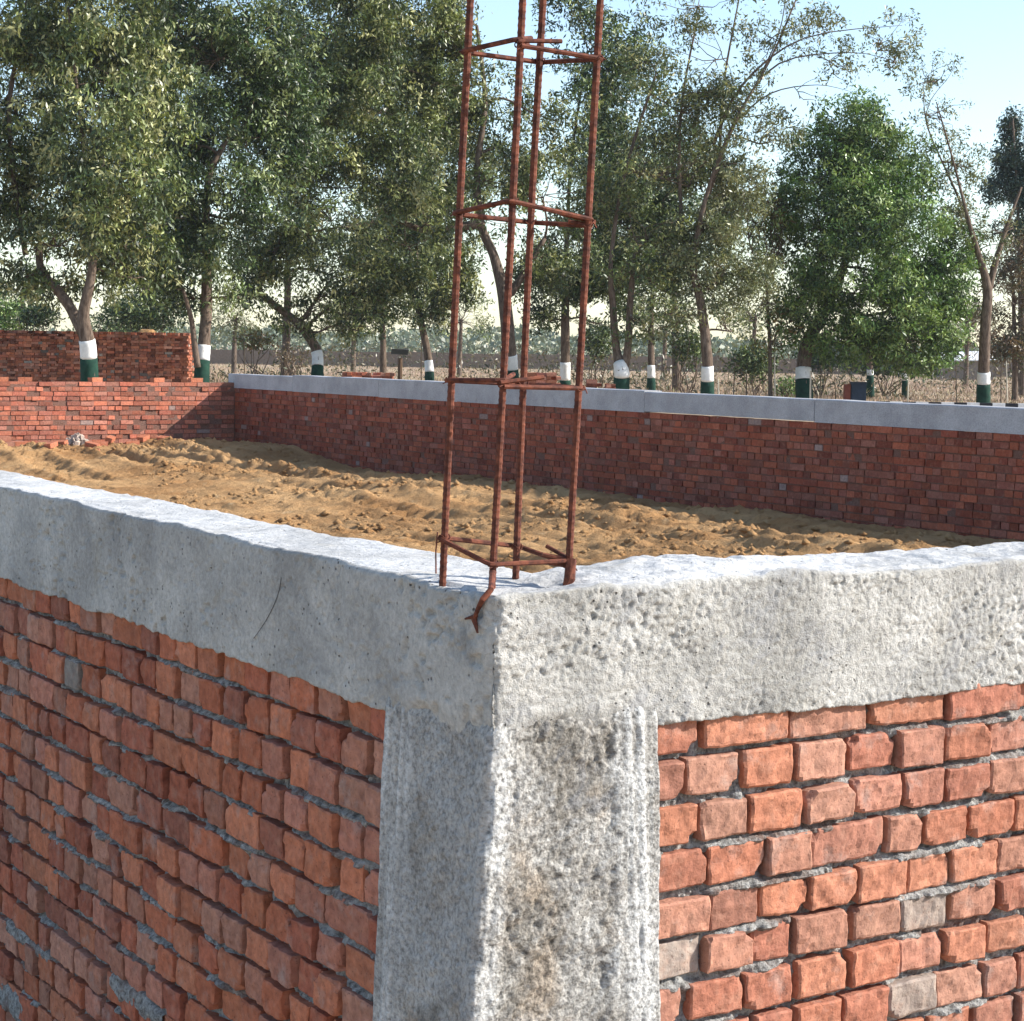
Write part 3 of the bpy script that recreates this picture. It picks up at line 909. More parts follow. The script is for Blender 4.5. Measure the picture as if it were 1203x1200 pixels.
# ------------------------------------------------------------------ rebar cage
def build_cage():
    feet = {'L': (520, 682), 'F': (578, 686), 'R': (667, 682)}
    pf = {k: at_z(u, v, Z_TOP) for k, (u, v) in feet.items()}
    pf['B'] = pf['L'] + pf['R'] - pf['F'] + Vector((-0.006, 0.03, 0))
    lean = Vector((0.036, 0.0, 1.0))
    cage = thing('rebar_cage', 'tall rusty steel rebar cage rising from the concrete corner', 'rebar cage', (pf['L'] + pf['R']) / 2)
    R_ = 0.0074
    rod = {}
    HT = 2.35
    for k in 'LFRB':
        base = pf[k] + Vector((0, 0, -0.06)) - lean * 0.0
        pts = []
        n = 520
        bend = Vector((random.uniform(-.006, .006), random.uniform(-.006, .006), 0))
        lk = lean + {'L': Vector((0, 0, 0)), 'F': Vector((0.0006, 0, 0)), 'R': Vector((0.0015, 0, 0)), 'B': Vector((-0.002, 0, 0))}[k]
        f = (lambda h, b0=pf[k].copy(), l0=lk.copy(), b1=bend.copy(): b0 + l0 * h + b1 * math.sin(h * 2.2))
        rod[k] = f
        rad = []
        for i in range(n + 1):
            h = -0.06 + (HT + 0.06) * i / n
            pts.append(f(h))
            rad.append(R_ * (1.09 if i % 3 == 0 else 0.98))
        mb = MB(); mb.tube(pts, rad, 9)
        mb.build('rebar', M_RUST, cage, smooth=False)
    # stirrups: heights at each rod
    hs = [(0.088, 0.040, 0.031, 0.060), (0.408, 0.400, 0.395, 0.400), (0.742, 0.765, 0.726, 0.735), (1.062, 1.070, 1.058, 1.062),
          (1.39, 1.40, 1.385, 1.39), (1.72, 1.71, 1.70, 1.72), (2.03, 2.04, 2.02, 2.03)]
    ctr = lambda h: (rod['L'](h) + rod['R'](h)) / 2
    for si, (hl, hf, hr, hb) in enumerate(hs):
        H = dict(L=hl, F=hf, R=hr, B=hb)
        out = R_ + 0.004
        def cp(k, extra=0.0, dz=0.0):
            p = rod[k](H[k]); d = (p - ctr(H[k])); d.z = 0; d.normalize()
            q = p + d * (out * 1.25 + extra); q.z += dz
            return q
        order = ['R', 'B', 'L', 'F', 'R'] if si % 2 == 0 else ['F', 'R', 'B', 'L', 'F']
        cs = [cp(k) for k in order]
        cs[-1].z += 0.010
        cs[0].z -= 0.002
        pts = []
        # hook tail in
        e = (ctr(H[order[0]]) - cs[0]); e.z = 0; e.normalize()
        side = (cs[1] - cs[0]).normalized()
        pts.append(cs[0] + e * 0.055 + Vector((0, 0, 0.008)))
        for i, c in enumerate(cs):
            if i == 0:
                pts += [c + e * 0.008, c + side * 0.008]
            elif i == len(cs) - 1:
                back = (cs[i - 1] - c).normalized()
                ov = 0.0
                pts += [c + back * 0.010, c - back * 0.004 + e * 0.008]
                pts.append(c + e * 0.07 + Vector((0, 0, 0.012)))
            else:
                a = (cs[i - 1] - c).normalized(); b = (cs[i + 1] - c).normalized()
                pts += [c + a * 0.012, c + (a + b) * 0.0025, c + b * 0.012]
        mb = MB(); mb.tube(pts, 0.0052, 7)
        # free end sticking past the corner
        k0 = order[0]
        mb.tube([cp(k0, 0.0, 0.006), cp(k0, 0.0, 0.006) + (cp(order[1]) - cp(k0)) * 0.5 + Vector((0, 0, 0.014))], 0.0046, 7)
        st = mb.build('stirrup', M_RUST, cage)
        # binding wire twists
        for k in 'LFRB':
            wb = MB()
            p = rod[k](H[k])
            ring = [p + Vector((math.cos(a) * (R_ + 0.004), math.sin(a) * (R_ + 0.004), 0.006 * math.sin(a * 2 + si))) for a in np.linspace(0, 12.5, 22)]
            d = (p - ctr(H[k])); d.z = 0; d.normalize()
            ring += [p + d * 0.018 + Vector((0, 0, random.uniform(-0.012, 0.0)))]
            wb.tube(ring, 0.0013, 4)
            wb.build('binding_wire', M_RUST, cage)
    # long wire hanging at the left rod, bent stub at the front rod, rusty stub at the right rod
    mb = MB()
    p = rod['L'](0.09)
    mb.tube([p + Vector((-0.014, -0.008, 0.01)), p + Vector((-0.017, -0.012, -0.03)), p + Vector((-0.016, -0.012, -0.075))], 0.0016, 4)
    mb.build('binding_wire', M_RUST, cage)
    mb = MB()
    p = rod['F'](0.03)
    q = [rod['F'](0.025)] + [Vector(site(a_, b_, Z_TOP + c_)) for a_, b_, c_ in ((0.004, 0.016, 0.004), (-0.013, 0.020, -0.014), (-0.014, 0.036, -0.036), (-0.013, 0.050, -0.056))]
    mb.tube(q, [0.006, 0.006, 0.0065, 0.0045, 0.0035], 8, wob=0.15)
    mb.tube([q[4] + Vector((0.004, 0, 0.006)), Vector(site(-0.014, 0.082, Z_TOP - 0.060))], [0.005, 0.002], 6)
    mb.tube([q[4], Vector(site(-0.013, 0.036, Z_TOP - 0.082))], [0.006, 0.002], 6)
    mb.build('bent_stub', M_RUST, cage)
    mb = MB()
    p = rod['R'](0.035)
    mb.tube([p + Vector((0.004, -0.004, 0.01)), p + Vector((0.002, -0.012, -0.03)), p + Vector((-0.006, -0.016, -0.05))], [0.012, 0.014, 0.008], 8, wob=0.2)
    mb.build('bent_stub', M_RUST, cage)


build_cage()


# ------------------------------------------------------------------ trees
def leaf_cloud(P, size, colors, droop=0.5, aspect=0.34):
    """one bent leaf-sized rhomb at each point"""
    n = len(P)
    a = RNG.normal(0, 1, (n, 3)); a[:, 2] -= droop * 1.2
    a /= np.linalg.norm(a, axis=1, keepdims=True)
    b = RNG.normal(0, 1, (n, 3))
    b -= (b * a).sum(1, keepdims=True) * a
    b /= np.linalg.norm(b, axis=1, keepdims=True)
    c = np.cross(a, b)
    L = (size * RNG.uniform(0.5, 1.25, n))[:, None]
    Wd = L * aspect
    v = np.stack([P, P + a * L * 0.5 + b * Wd * 0.5 + c * L * 0.06, P + a * L, P + a * L * 0.5 - b * Wd * 0.5 + c * L * 0.06], 1)
    f = np.arange(n * 4).reshape(n, 4)
    col = np.repeat(colors, 4, axis=0)
    return v.reshape(-1, 3), f, col


def curve(p0, p1, sag=0.0, wob=0.1, n=6):
    p0, p1 = Vector(p0), Vector(p1)
    L = (p1 - p0).length
    o = [Vector((random.gauss(0, 1), random.gauss(0, 1), random.gauss(0, .6))) * wob * L * 0.25 for _ in range(2)]
    r = []
    for i in range(n + 1):
        t = i / n
        r.append(p0.lerp(p1, t) + o[0] * math.sin(math.pi * t) + o[1] * math.sin(2 * math.pi * t) * 0.6 + Vector((0, 0, sag * L * math.sin(math.pi * t))))
    return r


LEAFC = {
    'olive': [(0.13, 0.165, 0.05), (0.20, 0.225, 0.075), (0.06, 0.085, 0.025), (0.34, 0.34, 0.16), (0.035, 0.05, 0.018), (0.05, 0.075, 0.022)],
    'dark': [(0.05, 0.085, 0.025), (0.09, 0.135, 0.04), (0.22, 0.26, 0.11), (0.022, 0.04, 0.015), (0.03, 0.05, 0.018)],
    'bright': [(0.10, 0.18, 0.04), (0.15, 0.24, 0.06), (0.06, 0.11, 0.028), (0.25, 0.33, 0.12), (0.035, 0.06, 0.02)],
    'rusty': [(0.13, 0.12, 0.035), (0.17, 0.12, 0.04), (0.20, 0.10, 0.04), (0.09, 0.10, 0.035), (0.15, 0.15, 0.05)],
    'conifer': [(0.03, 0.055, 0.035), (0.04, 0.07, 0.045), (0.025, 0.045, 0.03)],
    'grey': [(0.14, 0.155, 0.07), (0.09, 0.11, 0.045), (0.21, 0.21, 0.10)],
    'brown': [(0.14, 0.085, 0.045), (0.10, 0.07, 0.035), (0.17, 0.12, 0.06), (0.07, 0.075, 0.03)],
}


def tree(name, label, cat, D, trunk, r0, blobs, kind='olive', leaf=0.15, group='painted roadside trees', band=True, n_mult=1.0, gap=0.0,
         extra_limbs=(), droop=0.5, ground=0.0, white=(-0.40, -0.82), twigs=60, clump=0.33):
    """trunk: sight points (u, v, radius fraction) from foot upwards; blobs: (u, v, ru, rv, depth offset, density)"""
    foot = at_y(trunk[0][0], trunk[0][1], D)
    k = D / F_PX
    n_mult *= 1.3
    T = thing(name, label, cat, (foot.x, D, ground), group=group)
    path = [Vector((foot.x, D, ground - 0.1))]; rad = [r0 * 1.35]
    path.append(Vector((foot.x, D, ground + 0.35))); rad.append(r0 * 1.1)
    dy = 0
    for (u, v, rf) in trunk:
        p = at_y(u, v, D + dy); dy += random.uniform(-0.25, 0.25)
        if p.z > path[-1].z + 0.25:
            path.append(p); rad.append(r0 * (rf if v > 300 else rf * 0.75))
    # resample smooth
    def smooth(pts, rr, m=4):
        P_, R_ = [], []
        for i in range(len(pts) - 1):
            p0, p1, p2, p3 = pts[max(i - 1, 0)], pts[i], pts[i + 1], pts[min(i + 2, len(pts) - 1)]
            for j in range(m):
                t = j / m
                P_.append(0.5 * ((2 * p1) + (p2 - p0) * t + (2 * p0 - 5 * p1 + 4 * p2 - p3) * t * t + (3 * p1 - p0 - 3 * p2 + p3) * t ** 3))
                R_.append(rr[i] * (1 - t) + rr[i + 1] * t)
        P_.append(pts[-1]); R_.append(rr[-1])
        return P_, R_
    sp, sr = smooth(path, rad)
    wood = MB()
    wood.tube(sp, sr, 9, wob=0.05)
    ends = []
    for limb in extra_limbs:
        pts = [at_y(u, v, D + (dd if len(limb[0]) > 3 else 0)) for (u, v, rf, dd) in limb]
        lp, lr = smooth(pts, [r0 * q[2] for q in limb], 4)
        wood.tube(lp, lr, 7, wob=0.05)
        ends += [(p, r) for p, r in zip(lp, lr) if r < r0 * 0.8]
    nodes = [(p, r) for p, r in zip(sp, sr) if p.z > ground + 2.2] + ends
    if not nodes: nodes = [(sp[-1], sr[-1])]
    # crown volume
    LP, LC = [], []
    pal = np.array(LEAFC[kind])
    for bi, (u, v, ru, rv, dd, dens) in enumerate(blobs):
        c = np.array(at_y(u, v, D + dd)); ax = np.array([ru * k, 0.75 * (ru + rv) * 0.5 * k + 0.4, rv * k])
        # limb to the blob centre
        q = min(nodes, key=lambda nr: (nr[0] - Vector(c)).length + (1.5 if nr[0].z > c[2] + 0.3 else 0))
        r_ = min(q[1] * 0.6, 0.03 + 0.010 * (Vector(c) - q[0]).length)
        cv = curve(q[0], c + np.array([0, 0, -0.2 * ax[2]]), 0.04, 0.45, 7)
        wood.tube(cv, [r_ + (0.018 - r_) * i / 7 for i in range(8)], 6)
        sub = [(p, 0.02) for p in cv[3:]]
        ncl = int(dens * n_mult * 10.5 * math.pi * ax[0] * ax[2] / (clump * clump * 4)) + 6
        ncl = min(ncl, 1500)
        X = RNG.normal(0, 1, (ncl * 2, 3)); X /= np.linalg.norm(X, axis=1, keepdims=True)
        X *= (RNG.random((ncl * 2, 1)) ** 0.42) * 1.08
        X *= 1 + 0.35 * fbm(X * 2.2 + bi * 7.3, 2, 400)[:, None]
        CP = c + X * ax
        keep = fbm(CP * 0.95, 3, 410) + 0.10 * RNG.normal(0, 1, len(CP)) > (0.025 + gap * 1.5)
        CP = CP[keep][:ncl]
        # twigs from the limb to some of the clumps
        for j in range(min(len(CP), int(twigs * dens / max(1, len(blobs)) * 2.2) + 4)):
            s_ = random.choice(sub)[0]
            e_ = CP[j]
            tv = curve(s_, e_, 0.05, 0.5, 4)
            wood.tube(tv, [0.016, 0.013, 0.010, 0.008, 0.005], 4, cap=False)
        nl = 26
        cl_c = pal[RNG.integers(0, len(pal), len(CP))] * RNG.uniform(0.7, 1.35, (len(CP), 1))
        pts = np.repeat(CP, nl, axis=0)
        offs = RNG.normal(0, 1, pts.shape) * clump * np.array([0.46, 0.46, 0.36])
        LP.append(pts + offs)
        LC.append(np.repeat(cl_c, nl, axis=0) * RNG.uniform(0.8, 1.25, (len(pts), 1)))
    wood.build('trunk', M_BARK, T, smooth=True)
    if LP:
        LP = np.concatenate(LP); LC = np.concatenate(LC)
        v, f, c = leaf_cloud(LP, leaf, LC, droop)
        mesh_obj('crown', v, f, M_LEAF, T, c)
    if band:
        zt, zm = CAM_Z + white[0], CAM_Z + white[1]
        def seg(z0, z1, nm, mt, grow):
            pts, rr = [], []
            for p, r in zip(sp, sr):
                pts.append(p); rr.append(r)
            P2, R2 = [], []
            zs = np.linspace(z0, z1, 7)
            for z in zs:
                for i in range(len(pts) - 1):
                    if pts[i].z <= z <= pts[i + 1].z + 1e-6:
                        t = (z - pts[i].z) / max(1e-6, pts[i + 1].z - pts[i].z)
                        P2.append(pts[i].lerp(pts[i + 1], t)); R2.append((rr[i] * (1 - t) + rr[i + 1] * t) * grow + 0.006)
                        break
            if len(P2) > 1:
                m_ = MB(); m_.tube(P2, R2, 12, wob=0.03); m_.build(nm, mt, T, smooth=True)
        seg(zm, zt, 'white_band', M_WHITE, 1.03)
        seg(ground + 0.05, zm, 'green_band', M_GREEN, 1.05)
    return T


G = 'painted roadside trees'
tree('roadside_tree', 'leftmost broad tree with forked white and green painted trunk before the brick stack', 'tree', 50,
     [(105, 440, 1.0), (103, 405, 0.95), (98, 370, 0.7), (106, 330, 0.55), (112, 270, 0.45), (100, 190, 0.35), (90, 100, 0.25), (80, 10, 0.2)], 0.22,
     [(60, 60, 110, 80, 0, 1.0), (120, 150, 90, 70, -1, 1.0), (40, 210, 80, 55, 1, 0.9), (130, 240, 80, 50, -1.5, 1.0), (70, 280, 90, 40, 0, 0.9), (160, 320, 55, 35, 1, 0.6),
      (20, 120, 60, 80, 1, 0.8), (-40, 180, 70, 120, 0, 0.7), (110, -60, 140, 70, 0, 0.8), (30, -50, 90, 60, 0, 0.7), (20, 325, 50, 22, 0, 0.35), (160, 90, 60, 90, 1, 1.0), (150, 285, 50, 40, 0, 0.9), (70, 335, 40, 22, 1, 0.5), (10, 30, 60, 60, 0, 1.0)],
     'olive', 0.19, white=(0.10, -0.36), droop=0.9, n_mult=1.0, gap=0.02,
     extra_limbs=([(98, 392, 0.75, 0), (78, 355, 0.62, 0.2), (50, 320, 0.5, 0.4), (45, 290, 0.4, 0.5)], [(30, 300, 0.35, 0.4), (14, 190, 0.33, 0.3), (12, 110, 0.3, 0.3), (32, 20, 0.2, 0.3)]))
tree('roadside_tree', 'tall dark tree with thin side stem at the right end of the brick stack', 'tree', 54,
     [(237, 440, 1.0), (240, 400, 0.85), (243, 350, 0.8), (242, 270, 0.72), (246, 205, 0.62), (268, 160, 0.5), (285, 100, 0.4), (290, 20, 0.25)], 0.2,
     [(215, 60, 95, 80, 0, 1.2), (300, 60, 80, 70, 1, 1.1), (200, 150, 70, 60, 1, 1.2), (290, 160, 80, 60, 0.5, 1.1), (190, 230, 55, 50, -1, 1.1), (285, 245, 75, 50, -1, 1.0),
      (240, 300, 70, 35, 0, 0.8), (250, -50, 140, 60, 0, 0.9), (215, 345, 45, 22, 1, 0.55), (285, 350, 30, 16, 0, 0.3), (340, 130, 50, 80, 1.5, 1.1), (180, 320, 40, 30, 0, 0.9), (230, 250, 60, 50, 1, 1.1), (160, 20, 60, 60, 1, 1.1)],
     'dark', 0.18, white=(0.0, -0.42), droop=0.6, n_mult=1.05, gap=0.0,
     extra_limbs=([(232, 432, 0.5, -0.2), (228, 400, 0.42, -0.2), (224, 372, 0.35, -0.2), (215, 340, 0.25, -0.2)],))
tree('roadside_tree', 'pale leaved tree whose painted trunk leans sharply left from its foot', 'tree', 60,
     [(373, 437, 1.0), (371, 410, 0.9), (350, 380, 0.75), (318, 355, 0.6), (305, 335, 0.5), (330, 280, 0.4), (360, 200, 0.35), (390, 100, 0.25)], 0.18,
     [(380, 70, 90, 80, -1, 1.1), (450, 120, 75, 70, 0, 1.0), (360, 170, 80, 60, -1, 1.0), (470, 210, 60, 55, -0.5, 0.9), (390, 250, 80, 50, -1, 1.0), (330, 300, 70, 40, 0, 0.8),
      (430, 310, 70, 45, 0.5, 0.8), (370, 350, 75, 32, 0, 0.7), (450, 20, 90, 60, 0, 1.0), (455, 330, 50, 45, 0, 0.9), (350, 385, 30, 14, 0, 0.35), (300, 320, 40, 30, 0, 0.7), (480, 280, 45, 50, 0, 0.9), (420, -50, 110, 60, 0, 0.9), (420, 385, 40, 18, 0, 0.35)],
     'olive', 0.18, white=(-0.12, -0.58), n_mult=1.0, gap=0.02, droop=0.7)
tree('roadside_tree', 'slender tree with dark footed trunk above the low brick stack', 'tree', 80,
     [(450, 436, 1.0), (450, 400, 0.85), (449, 360, 0.7), (452, 300, 0.5)], 0.15,
     [(450, 330, 55, 40, 0, 0.8), (440, 280, 60, 45, 0, 0.8), (470, 370, 30, 22, 0, 0.5), (430, 370, 35, 22, 0, 0.6), (490, 300, 40, 50, 0, 0.8)], 'olive', 0.2, band=False, n_mult=0.9, gap=0.05)
tree('roadside_tree', 'slim tree leaning left, painted white and dark, beside the rebar cage', 'tree', 75,
     [(505, 446, 1.0), (503, 420, 0.9), (495, 380, 0.8), (488, 340, 0.65), (490, 280, 0.45)], 0.17,
     [(500, 320, 50, 45, 0, 0.7), (470, 260, 55, 50, 0, 0.8), (530, 200, 55, 60, 1, 0.8), (500, 120, 60, 70, 2, 0.9), (510, 370, 28, 20, 0, 0.5), (540, 310, 40, 45, 0, 0.8), (530, 350, 40, 30, 0, 0.6)], 'olive', 0.2, white=(-0.45, -0.9), n_mult=0.9, gap=0.05)
tree('roadside_tree', 'big curved dark trunk seen through the rebar cage', 'tree', 62,
     [(600, 440, 1.0), (597, 400, 0.95), (592, 350, 0.9), (580, 300, 0.85), (565, 265, 0.8), (560, 200, 0.6), (570, 120, 0.45), (560, 30, 0.3)], 0.24,
     [(500, 90, 70, 70, 0, 1.1), (560, 130, 65, 60, 1, 1.0), (510, 20, 60, 60, 0, 1.0), (570, 210, 60, 45, 1, 0.9), (640, 220, 45, 45, 0, 0.6), (500, 250, 60, 35, -1, 0.8), (655, 130, 50, 60, 1, 0.5),
      (470, -40, 90, 55, 0, 1.0), (560, 250, 50, 35, 1.5, 0.9), (640, 300, 35, 45, 0.5, 0.6), (620, 180, 45, 50, 1, 0.6), (545, 60, 45, 45, 0, 0.8)],
     'olive', 0.18, white=(-0.15, -0.6), n_mult=1.0, gap=0.03,
     extra_limbs=([(565, 262, 0.7, 0), (535, 268, 0.55, -0.3), (495, 270, 0.4, -0.5), (450, 250, 0.25, -0.5)], [(600, 345, 0.6, 0), (618, 318, 0.45, 0.3), (640, 280, 0.3, 0.4)]))
tree('roadside_tree', 'dark upright tree just right of the rebar cage with narrow white band', 'tree', 70,
     [(664, 448, 1.0), (664, 400, 0.95), (664, 350, 0.8), (666, 280, 0.6), (672, 180, 0.4), (690, 60, 0.25)], 0.18,
     [(680, 290, 55, 50, 0, 1.1), (720, 200, 60, 60, 0, 1.0), (670, 330, 40, 28, 0, 0.8), (730, 120, 60, 60, 0, 0.9), (700, 50, 60, 55, 0, 0.7), (740, 260, 55, 45, 1, 1.0), (705, 160, 50, 70, 0, 1.0), (745, 330, 45, 45, 1, 1.0), (780, 240, 45, 60, 1.5, 1.0), (690, -30, 80, 50, 0, 0.6), (705, 375, 26, 26, 0, 0.7), (645, 375, 28, 24, 0, 0.6), (620, 320, 30, 40, 1, 0.6), (700, 320, 50, 40, 0, 1.1)],
     'dark', 0.2, white=(-0.4, -1.05), n_mult=0.95, gap=0.02)
tree('roadside_tree', 'pale twin trunked tree with broad white painted foot', 'tree', 58,
     [(730, 452, 1.15), (730, 436, 1.1), (724, 410, 0.6), (720, 360, 0.55), (718, 300, 0.45), (735, 200, 0.35), (770, 90, 0.25)], 0.2,
     [(730, 320, 55, 40, 0, 0.7), (760, 270, 60, 50, 0, 0.9), (770, 190, 60, 60, 0, 0.9), (800, 120, 60, 60, 0, 0.7), (760, 60, 60, 60, 0, 0.45), (810, 210, 50, 50, 1, 0.8), (700, 240, 50, 50, 1, 0.8), (775, 330, 35, 30, 0, 0.8), (745, 375, 36, 24, 0, 0.6)],
     'olive', 0.16, white=(-0.32, -0.74), n_mult=0.9, gap=0.04,
     extra_limbs=([(732, 440, 0.7, 0), (738, 405, 0.6, 0), (740, 360, 0.5, 0), (745, 300, 0.4, 0)],))
tree('roadside_tree', 'thin straight tree between the twin trunked tree and the forked one', 'tree', 75,
     [(765, 458, 1.0), (765, 420, 0.9), (765, 370, 0.7), (770, 300, 0.5)], 0.15,
     [(775, 300, 45, 45, 0, 0.7), (760, 350, 32, 28, 0, 0.5), (790, 370, 22, 18, 0, 0.4)], 'olive', 0.2, white=(-0.5, -1.0), n_mult=0.9)
tree('roadside_tree', 'spreading tree with wispy bare upper twigs reaching over the sky', 'tree', 58,
     [(831, 462, 1.0), (831, 430, 0.9), (828, 390, 0.8), (822, 350, 0.7), (815, 310, 0.55), (830, 230, 0.45), (860, 150, 0.35), (905, 70, 0.25), (935, 0, 0.15)], 0.19,
     [(830, 260, 60, 55, 0, 1.0), (860, 190, 60, 50, 0, 0.9), (840, 330, 55, 40, 0, 0.8), (870, 130, 55, 45, 0, 0.7), (905, 160, 35, 35, 0, 0.5), (840, 60, 55, 50, 0, 0.35), (900, 40, 60, 50, 0, 0.22), (960, 20, 50, 30, 0, 0.25),
      (1030, 45, 50, 25, 0, 0.30), (1050, 70, 30, 16, 0, 0.30), (985, 75, 45, 25, 0, 0.15), (800, 370, 36, 28, 0, 0.7), (870, 250, 45, 50, 1, 0.8), (800, 200, 45, 60, 1, 0.7), (880, 320, 40, 40, 1, 0.8), (780, 290, 40, 45, 1, 0.7), (860, 385, 28, 22, 0, 0.5), (820, 0, 60, 40, 0, 0.35), (940, 110, 40, 30, 0, 0.25)],
     'grey', 0.15, white=(-0.38, -0.82), n_mult=0.8, gap=0.05, clump=0.28, twigs=110,
     extra_limbs=([(832, 228, 0.4, 0), (868, 135, 0.24, 0), (915, 75, 0.14, 0), (1000, 62, 0.07, 0), (1050, 72, 0.04, 0)], [(838, 170, 0.3, 0), (872, 100, 0.2, -0.4), (945, 45, 0.11, -0.5), (1060, 30, 0.04, -0.5)],
                  [(845, 200, 0.28, 0), (850, 100, 0.2, 0.5), (870, -10, 0.1, 0.7)], [(862, 145, 0.18, 0), (905, 110, 0.12, 0.3), (960, 100, 0.06, 0.4), (1000, 108, 0.03, 0.4)], [(885, 105, 0.15, 0), (915, 40, 0.1, 0.2), (925, -20, 0.06, 0.3)], [(812, 330, 0.4, 0), (800, 250, 0.33, 0.5), (800, 130, 0.22, 0.7), (822, 10, 0.12, 0.8)]))
tree('young_tree', 'rusty yellow leaved young tree left of the bright green tree', 'tree', 62,
     [(905, 470, 1.0), (904, 400, 0.8), (900, 330, 0.6)], 0.07,
     [(900, 290, 38, 40, 0, 0.8), (895, 350, 30, 40, 0, 0.6), (910, 400, 28, 35, 0, 0.45), (880, 240, 45, 35, 0, 0.6)], 'rusty', 0.17, band=False, n_mult=0.9, gap=0.03)
tree('roadside_tree', 'dense bright green round tree with leaning dark painted trunk', 'tree', 62,
     [(945, 468, 1.0), (944, 430, 0.95), (950, 400, 0.9), (966, 370, 0.8), (985, 330, 0.6), (1005, 260, 0.45), (1005, 180, 0.3)], 0.25,
     [(1000, 150, 45, 38, 0, 1.4), (985, 205, 70, 50, 0, 1.3), (1050, 200, 55, 55, 0, 1.4), (950, 260, 55, 55, 0.5, 1.2), (1030, 275, 75, 55, -1, 1.5), (1090, 310, 55, 55, 0, 1.5),
      (960, 330, 55, 45, 0, 1.1), (1040, 350, 75, 50, -1, 1.5), (1105, 370, 45, 45, 0, 1.5), (1010, 400, 60, 32, 0, 1.2), (1075, 410, 55, 28, 0, 1.4), (930, 380, 30, 30, 0, 0.7)],
     'bright', 0.17, white=(-0.42, -0.8), n_mult=1.0, gap=-0.12, clump=0.3)
tree('roadside_tree', 'thin dark trunk with white band below the bright green crown', 'tree', 80,
     [(1022, 470, 1.0), (1022, 430, 0.9), (1020, 390, 0.7)], 0.14, [(1020, 390, 35, 25, 0, 0.5)], 'dark', 0.2, white=(-0.55, -0.78), n_mult=0.8)
tree('roadside_tree', 'thin pale trunk with bamboo stake below the bright green crown', 'tree', 82,
     [(1063, 472, 1.0), (1062, 440, 0.9), (1052, 415, 0.7), (1045, 380, 0.6)], 0.13, [(1055, 385, 40, 22, 0, 0.5)], 'dark', 0.2, white=(-0.7, -1.0), n_mult=0.8)
tree('roadside_tree', 'sparse nearly leafless tree with painted trunk at the right edge', 'tree', 62,
     [(1155, 474, 1.0), (1156, 430, 0.95), (1158, 380, 0.85), (1160, 340, 0.8), (1150, 300, 0.6), (1138, 260, 0.4), (1120, 190, 0.22), (1100, 120, 0.12)], 0.2,
     [(1110, 130, 36, 45, 0, 0.22), (1125, 190, 35, 35, 0, 0.45), (1130, 250, 35, 30, 0, 0.5), (1150, 290, 35, 25, 0, 0.5), (1100, 90, 40, 30, 0, 0.14), (1180, 270, 30, 25, 0, 0.4)],
     'grey', 0.14, white=(-0.46, -0.84), n_mult=0.75, gap=0.05, clump=0.25, twigs=100,
     extra_limbs=([(1160, 345, 0.7, 0), (1172, 300, 0.45, 0), (1185, 260, 0.3, 0), (1200, 220, 0.2, 0)], [(1145, 285, 0.4, 0), (1125, 230, 0.2, 0.3), (1090, 150, 0.1, 0.4), (1085, 100, 0.05, 0.4)]))
tree('brown_tree', 'brown leaved bushy tree behind the fence at the right edge', 'tree', 78,
     [(1192, 474, 1.0), (1192, 400, 0.8), (1190, 330, 0.5)], 0.12,
     [(1190, 350, 34, 45, 0, 1.0), (1210, 300, 35, 40, 0, 0.9), (1185, 400, 30, 30, 0, 0.8), (1225, 380, 35, 50, 0, 1.0)], 'brown', 0.18, band=False, group=None, n_mult=0.9)
tree('conifer', 'dark narrow evergreen standing tall at the right edge', 'tree', 90,
     [(1200, 470, 1.0), (1200, 350, 0.8), (1196, 250, 0.5), (1190, 140, 0.2)], 0.2,
     [(1190, 150, 12, 22, 0, 1.6), (1188, 185, 20, 24, 0, 1.5), (1186, 225, 28, 26, 0, 1.5), (1190, 265, 30, 25, 0, 1.3), (1225, 200, 30, 60, 0, 1.2), (1230, 290, 30, 50, 0, 1.0)], 'conifer', 0.2, band=False, group=None, n_mult=1.1, gap=-0.1)


tree('roadside_tree', 'dim broad tree standing behind the two leftmost painted trees', 'tree', 84, [(170, 440, 1.0), (172, 380, 0.8), (168, 250, 0.6), (165, 120, 0.4)], 0.22,
     [(150, 60, 95, 80, 0, 0.9), (160, 180, 90, 70, 0, 0.9), (215, 120, 60, 80, 0, 0.8), (60, 140, 80, 90, 0, 0.8), (160, 280, 70, 45, 0, 0.8), (40, 260, 60, 40, 0, 0.6)], 'dark', 0.22, band=False, clump=0.45, twigs=20)
tree('roadside_tree', 'dim broad tree standing behind the leaning painted trunk', 'tree', 86, [(335, 440, 1.0), (337, 380, 0.8), (340, 250, 0.6), (350, 120, 0.4)], 0.22,
     [(335, 60, 90, 80, 0, 0.9), (350, 180, 90, 80, 0, 0.9), (440, 100, 80, 90, 0, 0.9), (450, 220, 70, 70, 0, 0.9), (350, 290, 80, 45, 0, 0.8), (440, 320, 60, 35, 0, 0.7), (500, 180, 40, 90, 0, 0.7)], 'dark', 0.22, band=False, clump=0.45, twigs=20)
tree('roadside_tree', 'dim broad tree standing behind the twin trunked and spreading trees', 'tree', 88, [(795, 455, 1.0), (793, 380, 0.8), (790, 300, 0.6), (780, 200, 0.4)], 0.2,
     [(780, 240, 75, 60, 0, 0.8), (720, 180, 50, 60, 0, 0.8), (860, 280, 60, 55, 0, 0.8), (790, 320, 70, 40, 0, 0.7), (740, 300, 40, 40, 0, 0.7), (800, 160, 60, 40, 0, 0.5)], 'dark', 0.22, band=False, clump=0.45, twigs=20)
